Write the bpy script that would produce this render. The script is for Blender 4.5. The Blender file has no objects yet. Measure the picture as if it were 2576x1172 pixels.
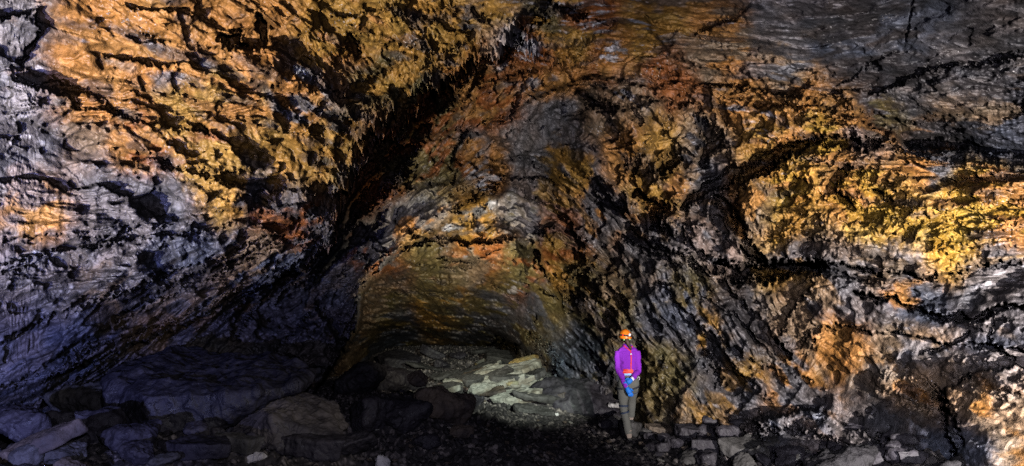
import bpy, bmesh, math, random
import numpy as np
from mathutils import Vector, Matrix, Euler
from mathutils.noise import noise_vector, fractal

sc = bpy.context.scene
COL = sc.collection
R = math.radians

# ------------------------------------------------------------------ camera
F = 1534.0                         # focal length in image pixels (2575 wide)
PITCH = R(9.4)
CAM = np.array([0.0, 0.0, 1.6])
cd = bpy.data.cameras.new("camera")
cam = bpy.data.objects.new("camera", cd)
COL.objects.link(cam)
cam.location = CAM
cam.rotation_euler = (R(90) + PITCH, 0, 0)
cd.sensor_width = 36
cd.lens = 36 * F / 2575
cd.clip_start = 0.05
cd.clip_end = 500
sc.camera = cam

# ------------------------------------------------------------------ world: no daylight reaches this part of the cave
w = bpy.data.worlds.new("World")
sc.world = w
w.use_nodes = True
bg = w.node_tree.nodes["Background"]
bg.inputs[0].default_value = (0.35, 0.45, 1.0, 1)
bg.inputs[1].default_value = 0.006
sc.view_settings.view_transform = 'Standard'
sc.view_settings.look = 'None'
sc.view_settings.exposure = 0
sc.view_settings.gamma = 1
sc.cycles.use_denoising = False
sc.cycles.sample_clamp_indirect = 1.0
sc.cycles.use_adaptive_sampling = False
sc.cycles.max_bounces = 4
sc.cycles.diffuse_bounces = 0
sc.cycles.glossy_bounces = 0


# ------------------------------------------------------------------ lamps for the photographer's flashes and torches, plus added fill lamps
def lamp(name, typ, loc, power, col, size, target=None, cone=60, blend=0.5):
    l = bpy.data.lights.new(name, typ)
    l.energy = power
    l.color = col
    l.shadow_soft_size = size
    o = bpy.data.objects.new(name, l)
    COL.objects.link(o)
    o.location = loc
    if typ == 'SPOT':
        l.spot_size = R(cone)
        l.spot_blend = blend
        o.rotation_euler = (Vector(target) - Vector(loc)).to_track_quat('-Z', 'Y').to_euler()
    return o


def P(u, v, d):
    """world point for image pixel (u, v) and distance d along the camera axis"""
    x = (u - 1287.5) / F
    z = (586 - v) / F
    return Vector((CAM[0] + x * d, CAM[1] + d * math.cos(PITCH) - z * d * math.sin(PITCH),
                   CAM[2] + d * math.sin(PITCH) + z * d * math.cos(PITCH)))


lamp("flash_left", 'SPOT', (-3.5, 0.9, 0.8), 5600, (1.0, 0.95, 0.88), 0.03, P(640, -40, 9), 68, 0.8)
lamp("flash_left_blue", 'SPOT', (-2.8, 0.9, 0.9), 2000, (0.36, 0.40, 1.0), 0.04, P(-80, 600, 7), 74, 0.95)
lamp("flash_right", 'SPOT', (3.6, 0.7, 1.1), 7000, (1.0, 0.95, 0.91), 0.02, P(2230, 710, 8), 64, 0.75)
lamp("flash_roof", 'SPOT', (0.4, 2.0, 1.0), 700, (0.88, 0.86, 1.0), 0.05, P(1700, 60, 9), 44, 0.9)
lamp("fill_passage", 'SPOT', (-1.5, 10.2, 1.7), 1500, (1.0, 0.92, 0.70), 0.03, P(1190, 640, 17), 84, 0.9)  # added unseen lamp in mid passage, brightens its walls and vault
lamp("torch_floor", 'SPOT', (1.7, 5.0, 2.6), 4200, (0.88, 1.0, 0.86), 0.03, P(1262, 968, 15), 25, 0.8)
lamp("fill_lower_right", 'SPOT', (0.9, 0.0, 1.9), 1000, (0.95, 0.93, 1.0), 0.03, P(2330, 860, 7), 56, 0.9)  # added fill lamp, lifts the black shade on the lower right wall
lamp("fill_boulders", 'SPOT', (1.6, 4.2, 1.9), 230, (1.0, 0.92, 0.8), 0.03, P(640, 1000, 7.6), 30, 0.9)  # added weak lamp, brightens the lower right faces of the left boulders
lamp("fill_camera", 'SPOT', (0.3, -0.3, 2.1), 480, (0.76, 0.74, 1.0), 0.03, P(1300, 700, 10), 110, 0.5)  # added weak bluish fill beside the camera, lifts the blacks

# ------------------------------------------------------------------ numpy noise


def _hash(x, y, z, seed):
    h = (x.astype(np.uint32) * np.uint32(374761393) + y.astype(np.uint32) * np.uint32(668265263)
         + z.astype(np.uint32) * np.uint32(2147483647 & 1274126177) + np.uint32(seed * 7919 + 13))
    h = (h ^ (h >> np.uint32(13))) * np.uint32(1274126177)
    h = (h ^ (h >> np.uint32(16))) * np.uint32(2246822519)
    return ((h ^ (h >> np.uint32(15))) & np.uint32(0xFFFFFF)).astype(np.float32) / np.float32(0xFFFFFF)


def vnoise(p, seed=0):
    """value noise in -1..1 of points (...,3)"""
    i = np.floor(p).astype(np.int32)
    f = (p - i).astype(np.float32)
    f = f * f * f * (f * (f * 6 - 15) + 10)
    x, y, z = i[..., 0], i[..., 1], i[..., 2]
    fx, fy, fz = f[..., 0], f[..., 1], f[..., 2]
    r = 0
    for dx in (0, 1):
        wx = fx if dx else 1 - fx
        for dy in (0, 1):
            wy = fy if dy else 1 - fy
            for dz in (0, 1):
                wz = fz if dz else 1 - fz
                r = r + wx * wy * wz * _hash(x + dx, y + dy, z + dz, seed)
    return r * 2 - 1


ROT = np.array([[0.36, 0.48, -0.8], [-0.8, 0.6, 0.0], [0.48, 0.64, 0.6]])


def fbm(p, octs=4, seed=0, gain=0.5, ridged=False):
    a, s, r = 1.0, 0.0, 0
    q = p
    for k in range(octs):
        n = vnoise(q, seed + k)
        if ridged:
            n = 1 - 2 * np.abs(n)
        r = r + a * n
        s += a
        a *= gain
        q = (q @ ROT.T) * 2.03 + 11.7
    return r / s


def worley(a, b, seed=0):
    """2D cellular distance F1 and cell random"""
    ia, ib = np.floor(a).astype(np.int32), np.floor(b).astype(np.int32)
    best = np.full(a.shape, 9.0, np.float32)
    rnd = np.zeros(a.shape, np.float32)
    for da in (-1, 0, 1):
        for db in (-1, 0, 1):
            ca, cb = ia + da, ib + db
            z = np.zeros_like(ca)
            ox = _hash(ca, cb, z, seed)
            oy = _hash(ca, cb, z + 1, seed)
            d = (ca + ox - a) ** 2 + (cb + oy - b) ** 2
            m = d < best
            best = np.where(m, d, best)
            rnd = np.where(m, _hash(ca, cb, z + 2, seed), rnd)
    return np.sqrt(best), rnd


def smooth(a, b, x):
    t = np.clip((x - a) / (b - a), 0, 1)
    return t * t * (3 - 2 * t)


def lic(img, c, s, n, step):
    """smear an image along a direction field (c, s in grid cells)"""
    H, W = img.shape
    jj, ii = np.meshgrid(np.arange(W, dtype=np.float32), np.arange(H, dtype=np.float32))
    acc = img.copy()
    tot = 1.0
    for sg in (-1, 1):
        x, y = jj.copy(), ii.copy()
        for k in range(n):
            xi = np.clip(np.rint(x), 0, W - 1).astype(np.int32)
            yi = np.clip(np.rint(y), 0, H - 1).astype(np.int32)
            x += sg * step * c[yi, xi]
            y += sg * step * s[yi, xi]
            x = np.clip(x, 0, W - 1)
            y = np.clip(y, 0, H - 1)
            wk = 1 - (k + 1) / (n + 1)
            x0 = np.floor(x).astype(np.int32)
            y0 = np.floor(y).astype(np.int32)
            x1 = np.minimum(x0 + 1, W - 1)
            y1 = np.minimum(y0 + 1, H - 1)
            fx, fy = x - x0, y - y0
            acc += wk * ((img[y0, x0] * (1 - fx) + img[y0, x1] * fx) * (1 - fy) + (img[y1, x0] * (1 - fx) + img[y1, x1] * fx) * fy)
            tot += wk
    return acc / tot


def norm(a):
    return (a - a.mean()) / (a.std() + 1e-6)


def tps(pts, uu, vv):
    """smooth interpolation of distances through control points"""
    A = np.array(pts, float)
    xy = A[:, :2] / 500
    n = len(A)
    d2 = ((xy[:, None] - xy[None]) ** 2).sum(-1)
    K = np.where(d2 > 0, 0.5 * d2 * np.log(d2 + 1e-12), 0) + np.eye(n) * 0.02
    Q = np.c_[np.ones(n), xy]
    M = np.zeros((n + 3, n + 3))
    M[:n, :n] = K
    M[:n, n:] = Q
    M[n:, :n] = Q.T
    wv = np.linalg.solve(M, np.r_[np.log(A[:, 2]), 0, 0, 0])
    # evaluated on a coarse lattice, then bilinear
    gu = np.linspace(uu.min(), uu.max(), 150)
    gv = np.linspace(vv.min(), vv.max(), 90)
    GU, GV = np.meshgrid(gu / 500, gv / 500)
    r = wv[n] + wv[n + 1] * GU + wv[n + 2] * GV
    for k in range(n):
        e = (GU - xy[k, 0]) ** 2 + (GV - xy[k, 1]) ** 2
        r += wv[k] * 0.5 * e * np.log(e + 1e-12)
    return bil(np.exp(r), gu, gv, uu, vv)


def bil(T, gu, gv, uu, vv):
    x = (uu - gu[0]) / (gu[1] - gu[0])
    y = (vv - gv[0]) / (gv[1] - gv[0])
    x = np.clip(x, 0, len(gu) - 1.001)
    y = np.clip(y, 0, len(gv) - 1.001)
    x0, y0 = x.astype(int), y.astype(int)
    fx, fy = x - x0, y - y0
    if T.ndim == 3:
        fx, fy = fx[..., None], fy[..., None]
    return (T[y0, x0] * (1 - fx) + T[y0, x0 + 1] * fx) * (1 - fy) + (T[y0 + 1, x0] * (1 - fx) + T[y0 + 1, x0 + 1] * fx) * fy


def shep(pts, vals, uu, vv, e=60.0, power=2.0):
    pts = np.array(pts, float)
    vals = np.array(vals, float)
    gu = np.linspace(uu.min(), uu.max(), 260)
    gv = np.linspace(vv.min(), vv.max(), 130)
    GU, GV = np.meshgrid(gu, gv)
    num = np.zeros(GU.shape + (vals.shape[1],))
    den = np.zeros(GU.shape)
    for (a, b), val in zip(pts, vals):
        ww = 1 / ((GU - a) ** 2 + (GV - b) ** 2 + e * e) ** power
        num += ww[..., None] * val
        den += ww
    return bil(num / den[..., None], gu, gv, uu, vv)


def seg_dist(uu, vv, line):
    """distance to a polyline and position (0..1) along it"""
    best = np.full(uu.shape, 1e9, np.float32)
    tt = np.zeros(uu.shape, np.float32)
    n = len(line) - 1
    for k in range(n):
        (ax, ay), (bx, by) = line[k], line[k + 1]
        dx, dy = bx - ax, by - ay
        t = np.clip(((uu - ax) * dx + (vv - ay) * dy) / (dx * dx + dy * dy), 0, 1)
        d = np.hypot(uu - ax - t * dx, vv - ay - t * dy)
        m = d < best
        best = np.where(m, d, best)
        tt = np.where(m, (k + t) / n, tt)
    return best, tt


def inside(uu, vv, poly):
    c = np.zeros(uu.shape, bool)
    n = len(poly)
    for k in range(n):
        (ax, ay), (bx, by) = poly[k], poly[(k + 1) % n]
        if ay == by:
            continue
        m = ((ay > vv) != (by > vv)) & (uu < (bx - ax) * (vv - ay) / (by - ay) + ax)
        c ^= m
    return c


def sdist(uu, vv, poly):
    """signed distance, positive inside"""
    d, _ = seg_dist(uu, vv, list(poly) + [poly[0]])
    return np.where(inside(uu, vv, poly), d, -d)


# ------------------------------------------------------------------ node helpers
def new_mat(name):
    m = bpy.data.materials.new(name)
    m.use_nodes = True
    nt = m.node_tree
    return m, nt, nt.nodes["Principled BSDF"]


def rock_material(name, base=None, scale=1.0, rough=0.55, spec=0.5, bump=0.02, var=0.5, col2=None, speck=0.0):
    m, nt, b = new_mat(name)
    N, L = nt.nodes, nt.links
    tc = N.new("ShaderNodeTexCoord")
    n1 = N.new("ShaderNodeTexNoise")
    n1.inputs["Scale"].default_value = 9 * scale
    n1.inputs["Detail"].default_value = 8
    n1.inputs["Roughness"].default_value = 0.65
    n2 = N.new("ShaderNodeTexNoise")
    n2.inputs["Scale"].default_value = 45 * scale
    n2.inputs["Detail"].default_value = 5
    L.new(tc.outputs["Object"], n1.inputs["Vector"])
    L.new(tc.outputs["Object"], n2.inputs["Vector"])
    if base is None:
        a = N.new("ShaderNodeAttribute")
        a.attribute_name = "stain"
        csrc = a.outputs["Color"]
    else:
        mx = N.new("ShaderNodeMix")
        mx.data_type = 'RGBA'
        mx.inputs[6].default_value = (*base, 1)
        mx.inputs[7].default_value = (*(col2 or [c * 0.5 for c in base]), 1)
        n3 = N.new("ShaderNodeTexNoise")
        n3.inputs["Scale"].default_value = 1.6 * scale
        n3.inputs["Detail"].default_value = 7
        L.new(tc.outputs["Object"], n3.inputs["Vector"])
        rp = N.new("ShaderNodeMapRange")
        rp.inputs[1].default_value = 0.42
        rp.inputs[2].default_value = 0.62
        L.new(n3.outputs["Fac"], rp.inputs[0])
        L.new(rp.outputs[0], mx.inputs[0])
        csrc = mx.outputs[2]
    mul = N.new("ShaderNodeMapRange")
    mul.inputs[1].default_value = 0.3
    mul.inputs[2].default_value = 0.7
    mul.inputs[3].default_value = 1 - var
    mul.inputs[4].default_value = 1 + var
    L.new(n1.outputs["Fac"], mul.inputs[0])
    vm = N.new("ShaderNodeVectorMath")
    vm.operation = 'SCALE'
    L.new(csrc, vm.inputs[0])
    L.new(mul.outputs[0], vm.inputs["Scale"])
    out = vm.outputs[0]
    if speck > 0:
        vo = N.new("ShaderNodeTexNoise")
        vo.inputs["Scale"].default_value = 60
        vo.inputs["Detail"].default_value = 2
        L.new(tc.outputs["Object"], vo.inputs["Vector"])
        mr = N.new("ShaderNodeMapRange")
        mr.inputs[1].default_value = 0.66
        mr.inputs[2].default_value = 0.72
        mr.inputs[4].default_value = speck
        L.new(vo.outputs["Fac"], mr.inputs[0])
        mx2 = N.new("ShaderNodeMix")
        mx2.data_type = 'RGBA'
        L.new(mr.outputs[0], mx2.inputs[0])
        L.new(out, mx2.inputs[6])
        mx2.inputs[7].default_value = (0.62, 0.6, 0.62, 1)
        out = mx2.outputs[2]
    L.new(out, b.inputs["Base Color"])
    rm_ = N.new("ShaderNodeMapRange")
    rm_.inputs[1].default_value = 0.35
    rm_.inputs[2].default_value = 0.65
    rm_.inputs[3].default_value = rough - .14
    rm_.inputs[4].default_value = min(1, rough + .3)
    L.new(n1.outputs["Fac"], rm_.inputs[0])
    L.new(rm_.outputs[0], b.inputs["Roughness"])
    b.inputs["Specular IOR Level"].default_value = spec
    ad = N.new("ShaderNodeMath")
    ad.operation = 'MULTIPLY_ADD'
    ad.inputs[1].default_value = 0.35
    L.new(n2.outputs["Fac"], ad.inputs[0])
    L.new(n1.outputs["Fac"], ad.inputs[2])
    bp = N.new("ShaderNodeBump")
    bp.inputs["Distance"].default_value = bump
    bp.inputs["Strength"].default_value = 1.0
    L.new(ad.outputs[0], bp.inputs["Height"])
    L.new(bp.outputs[0], b.inputs["Normal"])
    return m


def grid_mesh(name, co, mat, stain=None, kind=None, flip=False):
    H, W = co.shape[:2]
    me = bpy.data.meshes.new(name)
    n = H * W
    nf = (H - 1) * (W - 1)
    me.vertices.add(n)
    me.vertices.foreach_set("co", co.reshape(-1).astype(np.float32))
    idx = np.arange(n, dtype=np.int32).reshape(H, W)
    q = np.stack([idx[:-1, :-1], idx[1:, :-1], idx[1:, 1:], idx[:-1, 1:]], -1).reshape(-1, 4)
    if flip:
        q = q[:, ::-1]
    me.loops.add(nf * 4)
    me.loops.foreach_set("vertex_index", np.ascontiguousarray(q).reshape(-1))
    me.polygons.add(nf)
    me.polygons.foreach_set("loop_start", np.arange(0, nf * 4, 4, dtype=np.int32))
    me.polygons.foreach_set("use_smooth", np.ones(nf, bool))
    me.update(calc_edges=True)
    if stain is not None:
        at = me.color_attributes.new("stain", 'FLOAT_COLOR', 'POINT')
        at.data.foreach_set("color", np.concatenate([stain.reshape(-1, 3), np.ones((n, 1))], 1).astype(np.float32).reshape(-1))
    me.materials.append(mat)
    o = bpy.data.objects.new(name, me)
    COL.objects.link(o)
    if kind:
        o["kind"] = kind
    return o


# ------------------------------------------------------------------ cave shell
def axis(lo, hi, a, b, step, grow=1.12):
    mid = list(np.arange(a, b + step, step))
    left, s, x = [], step, mid[0]
    while x > lo:
        s *= grow
        x -= s
        left.append(x)
    right, s, x = [], step, mid[-1]
    while x < hi:
        s *= grow
        x += s
        right.append(x)
    return np.array(left[::-1] + mid + right)


STEP = 2.0
U = axis(-1500, 4100, -60, 2640, STEP)
V = axis(-1100, 1500, -50, 1200, STEP)
uu, vv = np.meshgrid(U, V)
NW, NH = len(U), len(V)

# control points of three rock masses: image pixel u, v, estimated distance in metres
NEAR = [(-1500, 600, 3.4), (-700, 0, 4.2), (-700, 600, 4.8), (-700, 1100, 5.0), (0, 0, 6.0), (0, 300, 6.4), (0, 600, 6.3), (0, 900, 6.6), (0, 1080, 7.0),
        (200, 480, 7.1), (400, 0, 7.2), (400, 300, 7.8), (400, 600, 8.0), (400, 800, 8.5), (250, 880, 7.9),
        (650, 450, 9.0), (700, 0, 8.3), (800, 300, 9.6), (800, 500, 10.1), (800, 640, 10.6), (600, 720, 9.6),
        (1200, -60, 9.0), (1100, 150, 10.6), (1290, 90, 10.4), (1000, 250, 10.6), (900, 400, 10.4),
        (1600, 0, 9.0), (1500, 180, 11.9), (1700, 150, 11.6), (2000, 0, 8.2), (2000, 220, 11.0), (2250, 300, 10.8), (2575, 0, 6.4), (2575, 350, 9.2),
        (2300, 120, 8.4), (1300, -600, 6.0), (1300, -1100, 4.6), (0, -600, 4.2), (2600, -600, 4.5), (3300, 0, 5.2), (4100, 300, 3.6), (-1500, -900, 2), (4100, -900, 2)]
MID = [(-1500, 900, 4), (-300, 1200, 6.8), (300, 950, 9.4), (100, 1080, 8.2), (600, 830, 11.5), (700, 720, 13.8), (830, 920, 12.2), (870, 800, 12.8), (960, 740, 13.4), (850, 600, 15.5),
       (900, 480, 14.8), (1000, 520, 14.0), (1010, 330, 15.2), (1150, 400, 13.9), (1130, 230, 14.8), (1250, 160, 13.5), (1300, 300, 12.6), (1290, 440, 12.9), (1130, 540, 13.2),
       (1500, 200, 11.6), (1420, 330, 12.0), (1500, 480, 12.0), (1600, 300, 11.4), (1900, 260, 10.9), (1700, 550, 11.2), (1600, 700, 11.7),
       (1500, 640, 12.2), (1560, 880, 11.9), (1700, 960, 10.8), (1900, 1050, 9.4), (2000, 900, 9.3), (1850, 760, 10.3), (1950, 700, 9.9), (2080, 270, 10.2), (2290, 345, 9.6), (2575, 400, 8.6),
       (2000, 500, 9.8), (2300, 500, 8.5), (2575, 600, 7.2), (2300, 800, 7.7), (2150, 700, 8.6), (2300, 960, 7.2), (2200, 1130, 7.2), (2575, 900, 6.1), (2575, 1172, 5.3), (2400, 1100, 6.2), (3300, 600, 5.0), (4100, 700, 3.4),
       (4100, 1300, 3.2), (3300, 1300, 4.2), (2575, 1450, 4.4), (1300, 1500, 9), (1300, -1000, 13), (-1500, -1000, 9), (4100, -1000, 7)]
FAR = [(800, 900, 19), (880, 860, 21), (900, 760, 17.5), (960, 680, 16), (1010, 640, 15.2), (1130, 560, 14.4), (1290, 470, 13.7), (1400, 500, 13.2), (1480, 560, 12.8),
       (1290, 600, 14.6), (1100, 680, 16.2), (1000, 780, 19), (1150, 800, 19), (1100, 835, 24), (1000, 830, 23), (1230, 835, 22), (1000, 868, 31), (1100, 868, 33), (1220, 866, 31), (1300, 760, 16.5), (1400, 680, 14.2), (1440, 800, 13.8),
       (1330, 830, 16), (1400, 930, 14.6), (1500, 930, 13.0), (1560, 830, 12.3), (1300, 980, 17), (900, 980, 20), (1500, 1100, 13), (600, 1100, 18), (1250, 920, 30), (1350, 900, 17)]
print("depths")
dn, dm, df = tps(NEAR, uu, vv), tps(MID, uu, vv), tps(FAR, uu, vv)
dn, dm, df = np.clip(dn, 2, 20), np.clip(dm, 2, 30), np.clip(df, 9, 34)

base = np.stack([(uu - 1287.5) / F * 11, vv / F * 11, 0 * uu], -1).astype(np.float32)   # coordinates on the rock in metres (nominal)
wu = uu + 26 * fbm(base * 0.9, 3, 41) + 11 * fbm(base * 3.5, 3, 42) + 5 * vnoise(base * 16, 43)
wv_ = vv + 26 * fbm(base * 0.9, 3, 51) + 11 * fbm(base * 3.5, 3, 52) + 5 * vnoise(base * 16, 53)
wu2 = uu + 0.95 * (wu - uu)
wv2 = vv + 0.95 * (wv_ - vv)

# outline of the near mass (left wall and roof); beyond it the passage opens out
NEAR_POLY = [(-1600, -1200), (4200, -1200), (4200, 500), (2700, 420), (2575, 400), (2430, 365), (2290, 335), (2180, 285), (2060, 262), (1900, 218), (1760, 176), (1640, 160),
             (1500, 168), (1400, 155), (1290, 120), (1262, 152), (1215, 150), (1180, 175), (1148, 218), (1095, 200), (1068, 232), (1060, 280), (1008, 300), (985, 350), (950, 350), (935, 400), (898, 430), (892, 470), (860, 505), (852, 560), (845, 600),
             (760, 690), (640, 735), (560, 780), (420, 815), (300, 905), (110, 1010), (-20, 1065), (-700, 1300), (-1600, 1500)]
FAR_POLY = [(810, 940), (868, 880), (905, 775), (985, 655), (1120, 560), (1290, 462), (1400, 478), (1470, 545), (1560, 700), (1600, 860), (1610, 1000), (1500, 1150), (700, 1200)]
sn = sdist(wu2, wv2, NEAR_POLY)
sf = sdist(wu2, wv2, FAR_POLY)
# rounded lips
dn0 = dn.copy()
dn = dn + 0.9 * np.exp(-np.clip(sn, 0, 400) / 26) * smooth(1500, 1000, uu)
kf = smooth(-8, 10, sf)
step_f = smooth(1350, 1120, uu + 0.3 * (vv - 600))          # the inner arch has a lip on its left, and runs smoothly into the right wall
kf2 = kf * step_f + smooth(-60, 120, sf) * (1 - step_f)
D = dm * (1 - kf2) + df * kf2
kn = smooth(-55, 16, sn)
D = D * (1 - kn) + dn * kn

# ------------------------------------------------------------------ fabric of the rock: (u, v), colour, second colour, share of second, roughness, bedding, drips, bedding angle
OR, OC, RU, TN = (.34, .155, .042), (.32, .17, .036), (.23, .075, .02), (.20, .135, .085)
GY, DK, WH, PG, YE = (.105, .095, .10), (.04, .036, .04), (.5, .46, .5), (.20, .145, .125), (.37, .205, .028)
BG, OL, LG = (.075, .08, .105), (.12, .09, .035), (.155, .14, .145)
FAB = [
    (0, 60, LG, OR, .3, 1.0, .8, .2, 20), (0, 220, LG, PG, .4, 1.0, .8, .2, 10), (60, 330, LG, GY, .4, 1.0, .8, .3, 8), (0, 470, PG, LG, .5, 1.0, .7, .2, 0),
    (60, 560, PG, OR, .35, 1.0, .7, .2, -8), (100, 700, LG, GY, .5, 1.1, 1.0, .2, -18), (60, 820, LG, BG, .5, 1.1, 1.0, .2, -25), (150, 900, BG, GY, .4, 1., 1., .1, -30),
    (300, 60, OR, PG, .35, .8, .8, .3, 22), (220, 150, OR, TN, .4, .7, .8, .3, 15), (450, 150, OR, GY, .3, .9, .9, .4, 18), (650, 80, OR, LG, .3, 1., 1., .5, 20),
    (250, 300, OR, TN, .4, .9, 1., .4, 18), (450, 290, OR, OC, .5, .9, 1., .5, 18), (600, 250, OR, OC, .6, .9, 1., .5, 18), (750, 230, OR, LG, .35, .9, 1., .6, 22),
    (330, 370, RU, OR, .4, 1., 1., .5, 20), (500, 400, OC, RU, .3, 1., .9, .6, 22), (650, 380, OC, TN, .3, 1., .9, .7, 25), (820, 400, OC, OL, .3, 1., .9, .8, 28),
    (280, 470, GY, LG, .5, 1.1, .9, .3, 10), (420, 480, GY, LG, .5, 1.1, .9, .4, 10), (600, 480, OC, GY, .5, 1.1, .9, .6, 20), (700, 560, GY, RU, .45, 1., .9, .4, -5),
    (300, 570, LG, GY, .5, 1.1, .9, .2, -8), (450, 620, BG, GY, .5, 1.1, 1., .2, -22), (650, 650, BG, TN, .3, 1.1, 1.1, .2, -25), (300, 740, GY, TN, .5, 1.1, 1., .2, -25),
    (830, 120, OC, OR, .4, .8, .8, .9, 18), (950, 80, OC, OR, .3, .8, .7, 1., 12), (1100, 60, OC, GY, .25, .8, .6, 1., 15), (1000, 200, OC, OL, .3, .9, .6, 1.2, 25),
    (1280, 30, TN, OC, .4, .3, .4, .2, 8), (1400, 60, OC, OL, .3, .7, .5, .7, 5), (1500, 50, OC, RU, .4, .6, .6, .6, -5), (1350, 130, RU, WH, .2, .9, .7, 1., 10),
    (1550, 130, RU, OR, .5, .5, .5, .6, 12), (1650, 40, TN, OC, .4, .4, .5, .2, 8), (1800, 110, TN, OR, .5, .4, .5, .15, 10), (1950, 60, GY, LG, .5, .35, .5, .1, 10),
    (1950, 180, TN, LG, .4, .35, .5, .1, 14), (2100, 130, DK, BG, .3, .35, .5, .05, -20), (2300, 60, DK, BG, .4, .4, .6, .05, -25), (2250, 200, DK, GY, .3, .4, .6, .05, -15), (2450, 180, DK, GY, .3, .4, .6, .1, -12),  # DK roof at right: dark smooth rock, its shade also put into the colour
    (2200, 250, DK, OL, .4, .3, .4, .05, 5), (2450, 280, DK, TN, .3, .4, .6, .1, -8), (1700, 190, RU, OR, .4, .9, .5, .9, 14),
    (1080, 300, RU, OL, .4, 1., .7, .5, -40), (1000, 400, OL, RU, .4, 1., .8, .5, -40), (1200, 240, RU, OR, .4, .9, .7, .3, -30), (1250, 300, RU, OR, .5, .8, .7, .2, -30),
    (1400, 210, OR, LG, .4, .8, .8, .2, -25), (1100, 430, OL, RU, .4, .8, 1., .2, -50), (960, 450, RU, GY, .4, .8, 1., .2, -55), (1400, 300, GY, DK, .4, 1.3, .5, .3, -20),
    (1200, 400, LG, OR, .4, .9, .9, .1, -35), (1330, 400, LG, OC, .5, .9, .8, .1, 20), (1040, 540, GY, OR, .3, .8, 1., .1, -50), (950, 640, GY, RU, .4, .8, 1., .1, -50), (880, 800, GY, TN, .4, .7, 1.1, .05, -62),
    (1260, 430, OR, WH, .45, .9, .8, .2, 10), (1450, 420, GY, OC, .5, 1.2, .9, .2, 50), (1500, 300, TN, DK, .55, 1.1, 1.1, .1, 55), (1620, 250, TN, LG, .4, 1.2, .9, .3, 50),
    (1560, 360, OR, GY, .55, 1.2, 1.1, .2, 58), (1650, 330, OC, GY, .55, 1.3, .8, .5, 50), (1750, 350, TN, DK, .5, 1.2, 1., .3, 50), (1650, 470, OC, OR, .4, 1.1, 1.1, .2, 58), (1780, 470, GY, TN, .4, 1.1, .8, .3, -20),
    (1550, 520, GY, OR, .4, 1., 1.2, .1, 58), (1780, 600, GY, PG, .4, 1.2, .6, .3, 30), (1650, 600, TN, GY, .5, .9, 1., .1, 50),
    (1880, 240, OR, PG, .3, 1.1, .7, .6, 18), (2000, 280, OR, OC, .4, 1.1, .7, .8, 15), (2150, 300, OR, PG, .4, 1.1, .6, .9, 15), (1950, 360, OC, OR, .4, .9, .8, .7, -15), (2080, 360, YE, OR, .4, .8, .8, .7, -5),
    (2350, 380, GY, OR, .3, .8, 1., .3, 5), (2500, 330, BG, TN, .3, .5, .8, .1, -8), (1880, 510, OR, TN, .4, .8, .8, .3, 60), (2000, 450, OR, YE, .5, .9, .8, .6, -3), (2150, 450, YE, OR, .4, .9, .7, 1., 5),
    (2000, 570, YE, OC, .4, .9, .8, 1.1, 4), (2250, 520, YE, OC, .4, .9, .7, 1.3, 4), (2450, 480, YE, OR, .4, .9, .8, 1., 4), (2400, 600, YE, OC, .4, .9, .8, 1.1, 2), (2570, 560, YE, OR, .4, .9, .8, 1., 2),
    (2000, 650, OC, GY, .4, .9, .9, .5, 6), (2250, 680, LG, TN, .5, .8, 1.3, .2, 4), (2500, 690, TN, LG, .5, .8, 1.3, .2, 2), (2300, 750, OR, BG, .4, .8, 1.3, .1, 4), (2500, 780, TN, GY, .4, .8, 1.2, .1, 6),
    (1850, 800, GY, DK, .4, .8, 1.1, .1, 55), (2000, 780, TN, GY, .4, 1., 1., .1, 45), (2130, 760, TN, GY, .5, 1., 1., .1, 40), (2100, 870, TN, OR, .4, 1.1, .8, .1, 35), (2300, 870, LG, TN, .4, .9, 1., .1, 32),
    (2000, 960, OR, GY, .4, 1., .9, .1, 35), (2300, 980, TN, OR, .5, .6, .8, .1, 32), (2500, 900, LG, BG, .4, .9, .9, .1, 15), (2450, 1000, TN, OR, .4, .6, .8, .1, 30), (2200, 1080, GY, LG, .4, 1., .9, .1, 30),
    (2400, 1120, BG, LG, .4, .7, .9, .1, 25), (2570, 1090, TN, OR, .3, .5, .8, .1, 22), (1950, 1080, GY, BG, .4, 1.1, .7, .1, 25),
    (1700, 750, BG, OL, .4, .8, 1.1, .05, 60), (1780, 850, GY, OC, .3, .8, 1.1, .05, 62), (1650, 820, BG, OL, .4, .8, 1., .05, 60), (1640, 920, OL, GY, .4, .9, 1., .05, 55), (1830, 960, GY, OC, .4, .9, .9, .1, 45),
    (1500, 780, OL, TN, .3, .7, .9, .05, 50), (1430, 700, OC, OL, .4, .7, .9, .1, 40), (1400, 620, RU, OC, .4, .8, 1., .1, 35), (1300, 560, LG, OL, .5, .8, .9, .1, 25), (1200, 560, OC, LG, .4, .8, .9, .1, -20),
    (1100, 640, TN, OL, .4, .8, .9, .1, -20), (1200, 640, RU, TN, .4, .8, .9, .1, 5), (1300, 680, OL, RU, .5, .8, 1., .1, 25), (1100, 760, OC, OL, .4, .8, .9, .3, 8), (960, 760, OL, TN, .4, .7, .9, .1, -10),
    (1200, 800, OL, GY, .4, .6, .9, .05, 12), (1000, 840, BG, OL, .4, .6, 1., .05, -5), (1450, 880, BG, OL, .4, .7, 1., .05, 50), (1380, 760, OL, BG, .4, .7, 1., .05, 45),
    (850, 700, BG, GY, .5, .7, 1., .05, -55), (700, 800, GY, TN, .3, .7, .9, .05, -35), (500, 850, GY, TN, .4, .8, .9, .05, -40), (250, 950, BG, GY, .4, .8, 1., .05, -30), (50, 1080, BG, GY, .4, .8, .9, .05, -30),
]
pts = [(a[0], a[1]) for a in FAB]
vals = [list(a[2]) + list(a[3]) + [a[4], a[5], a[6], a[7], math.cos(2 * R(a[8])), math.sin(2 * R(a[8]))] for a in FAB]
fab = shep(pts, vals, uu, vv, e=35, power=2.2)
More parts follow.
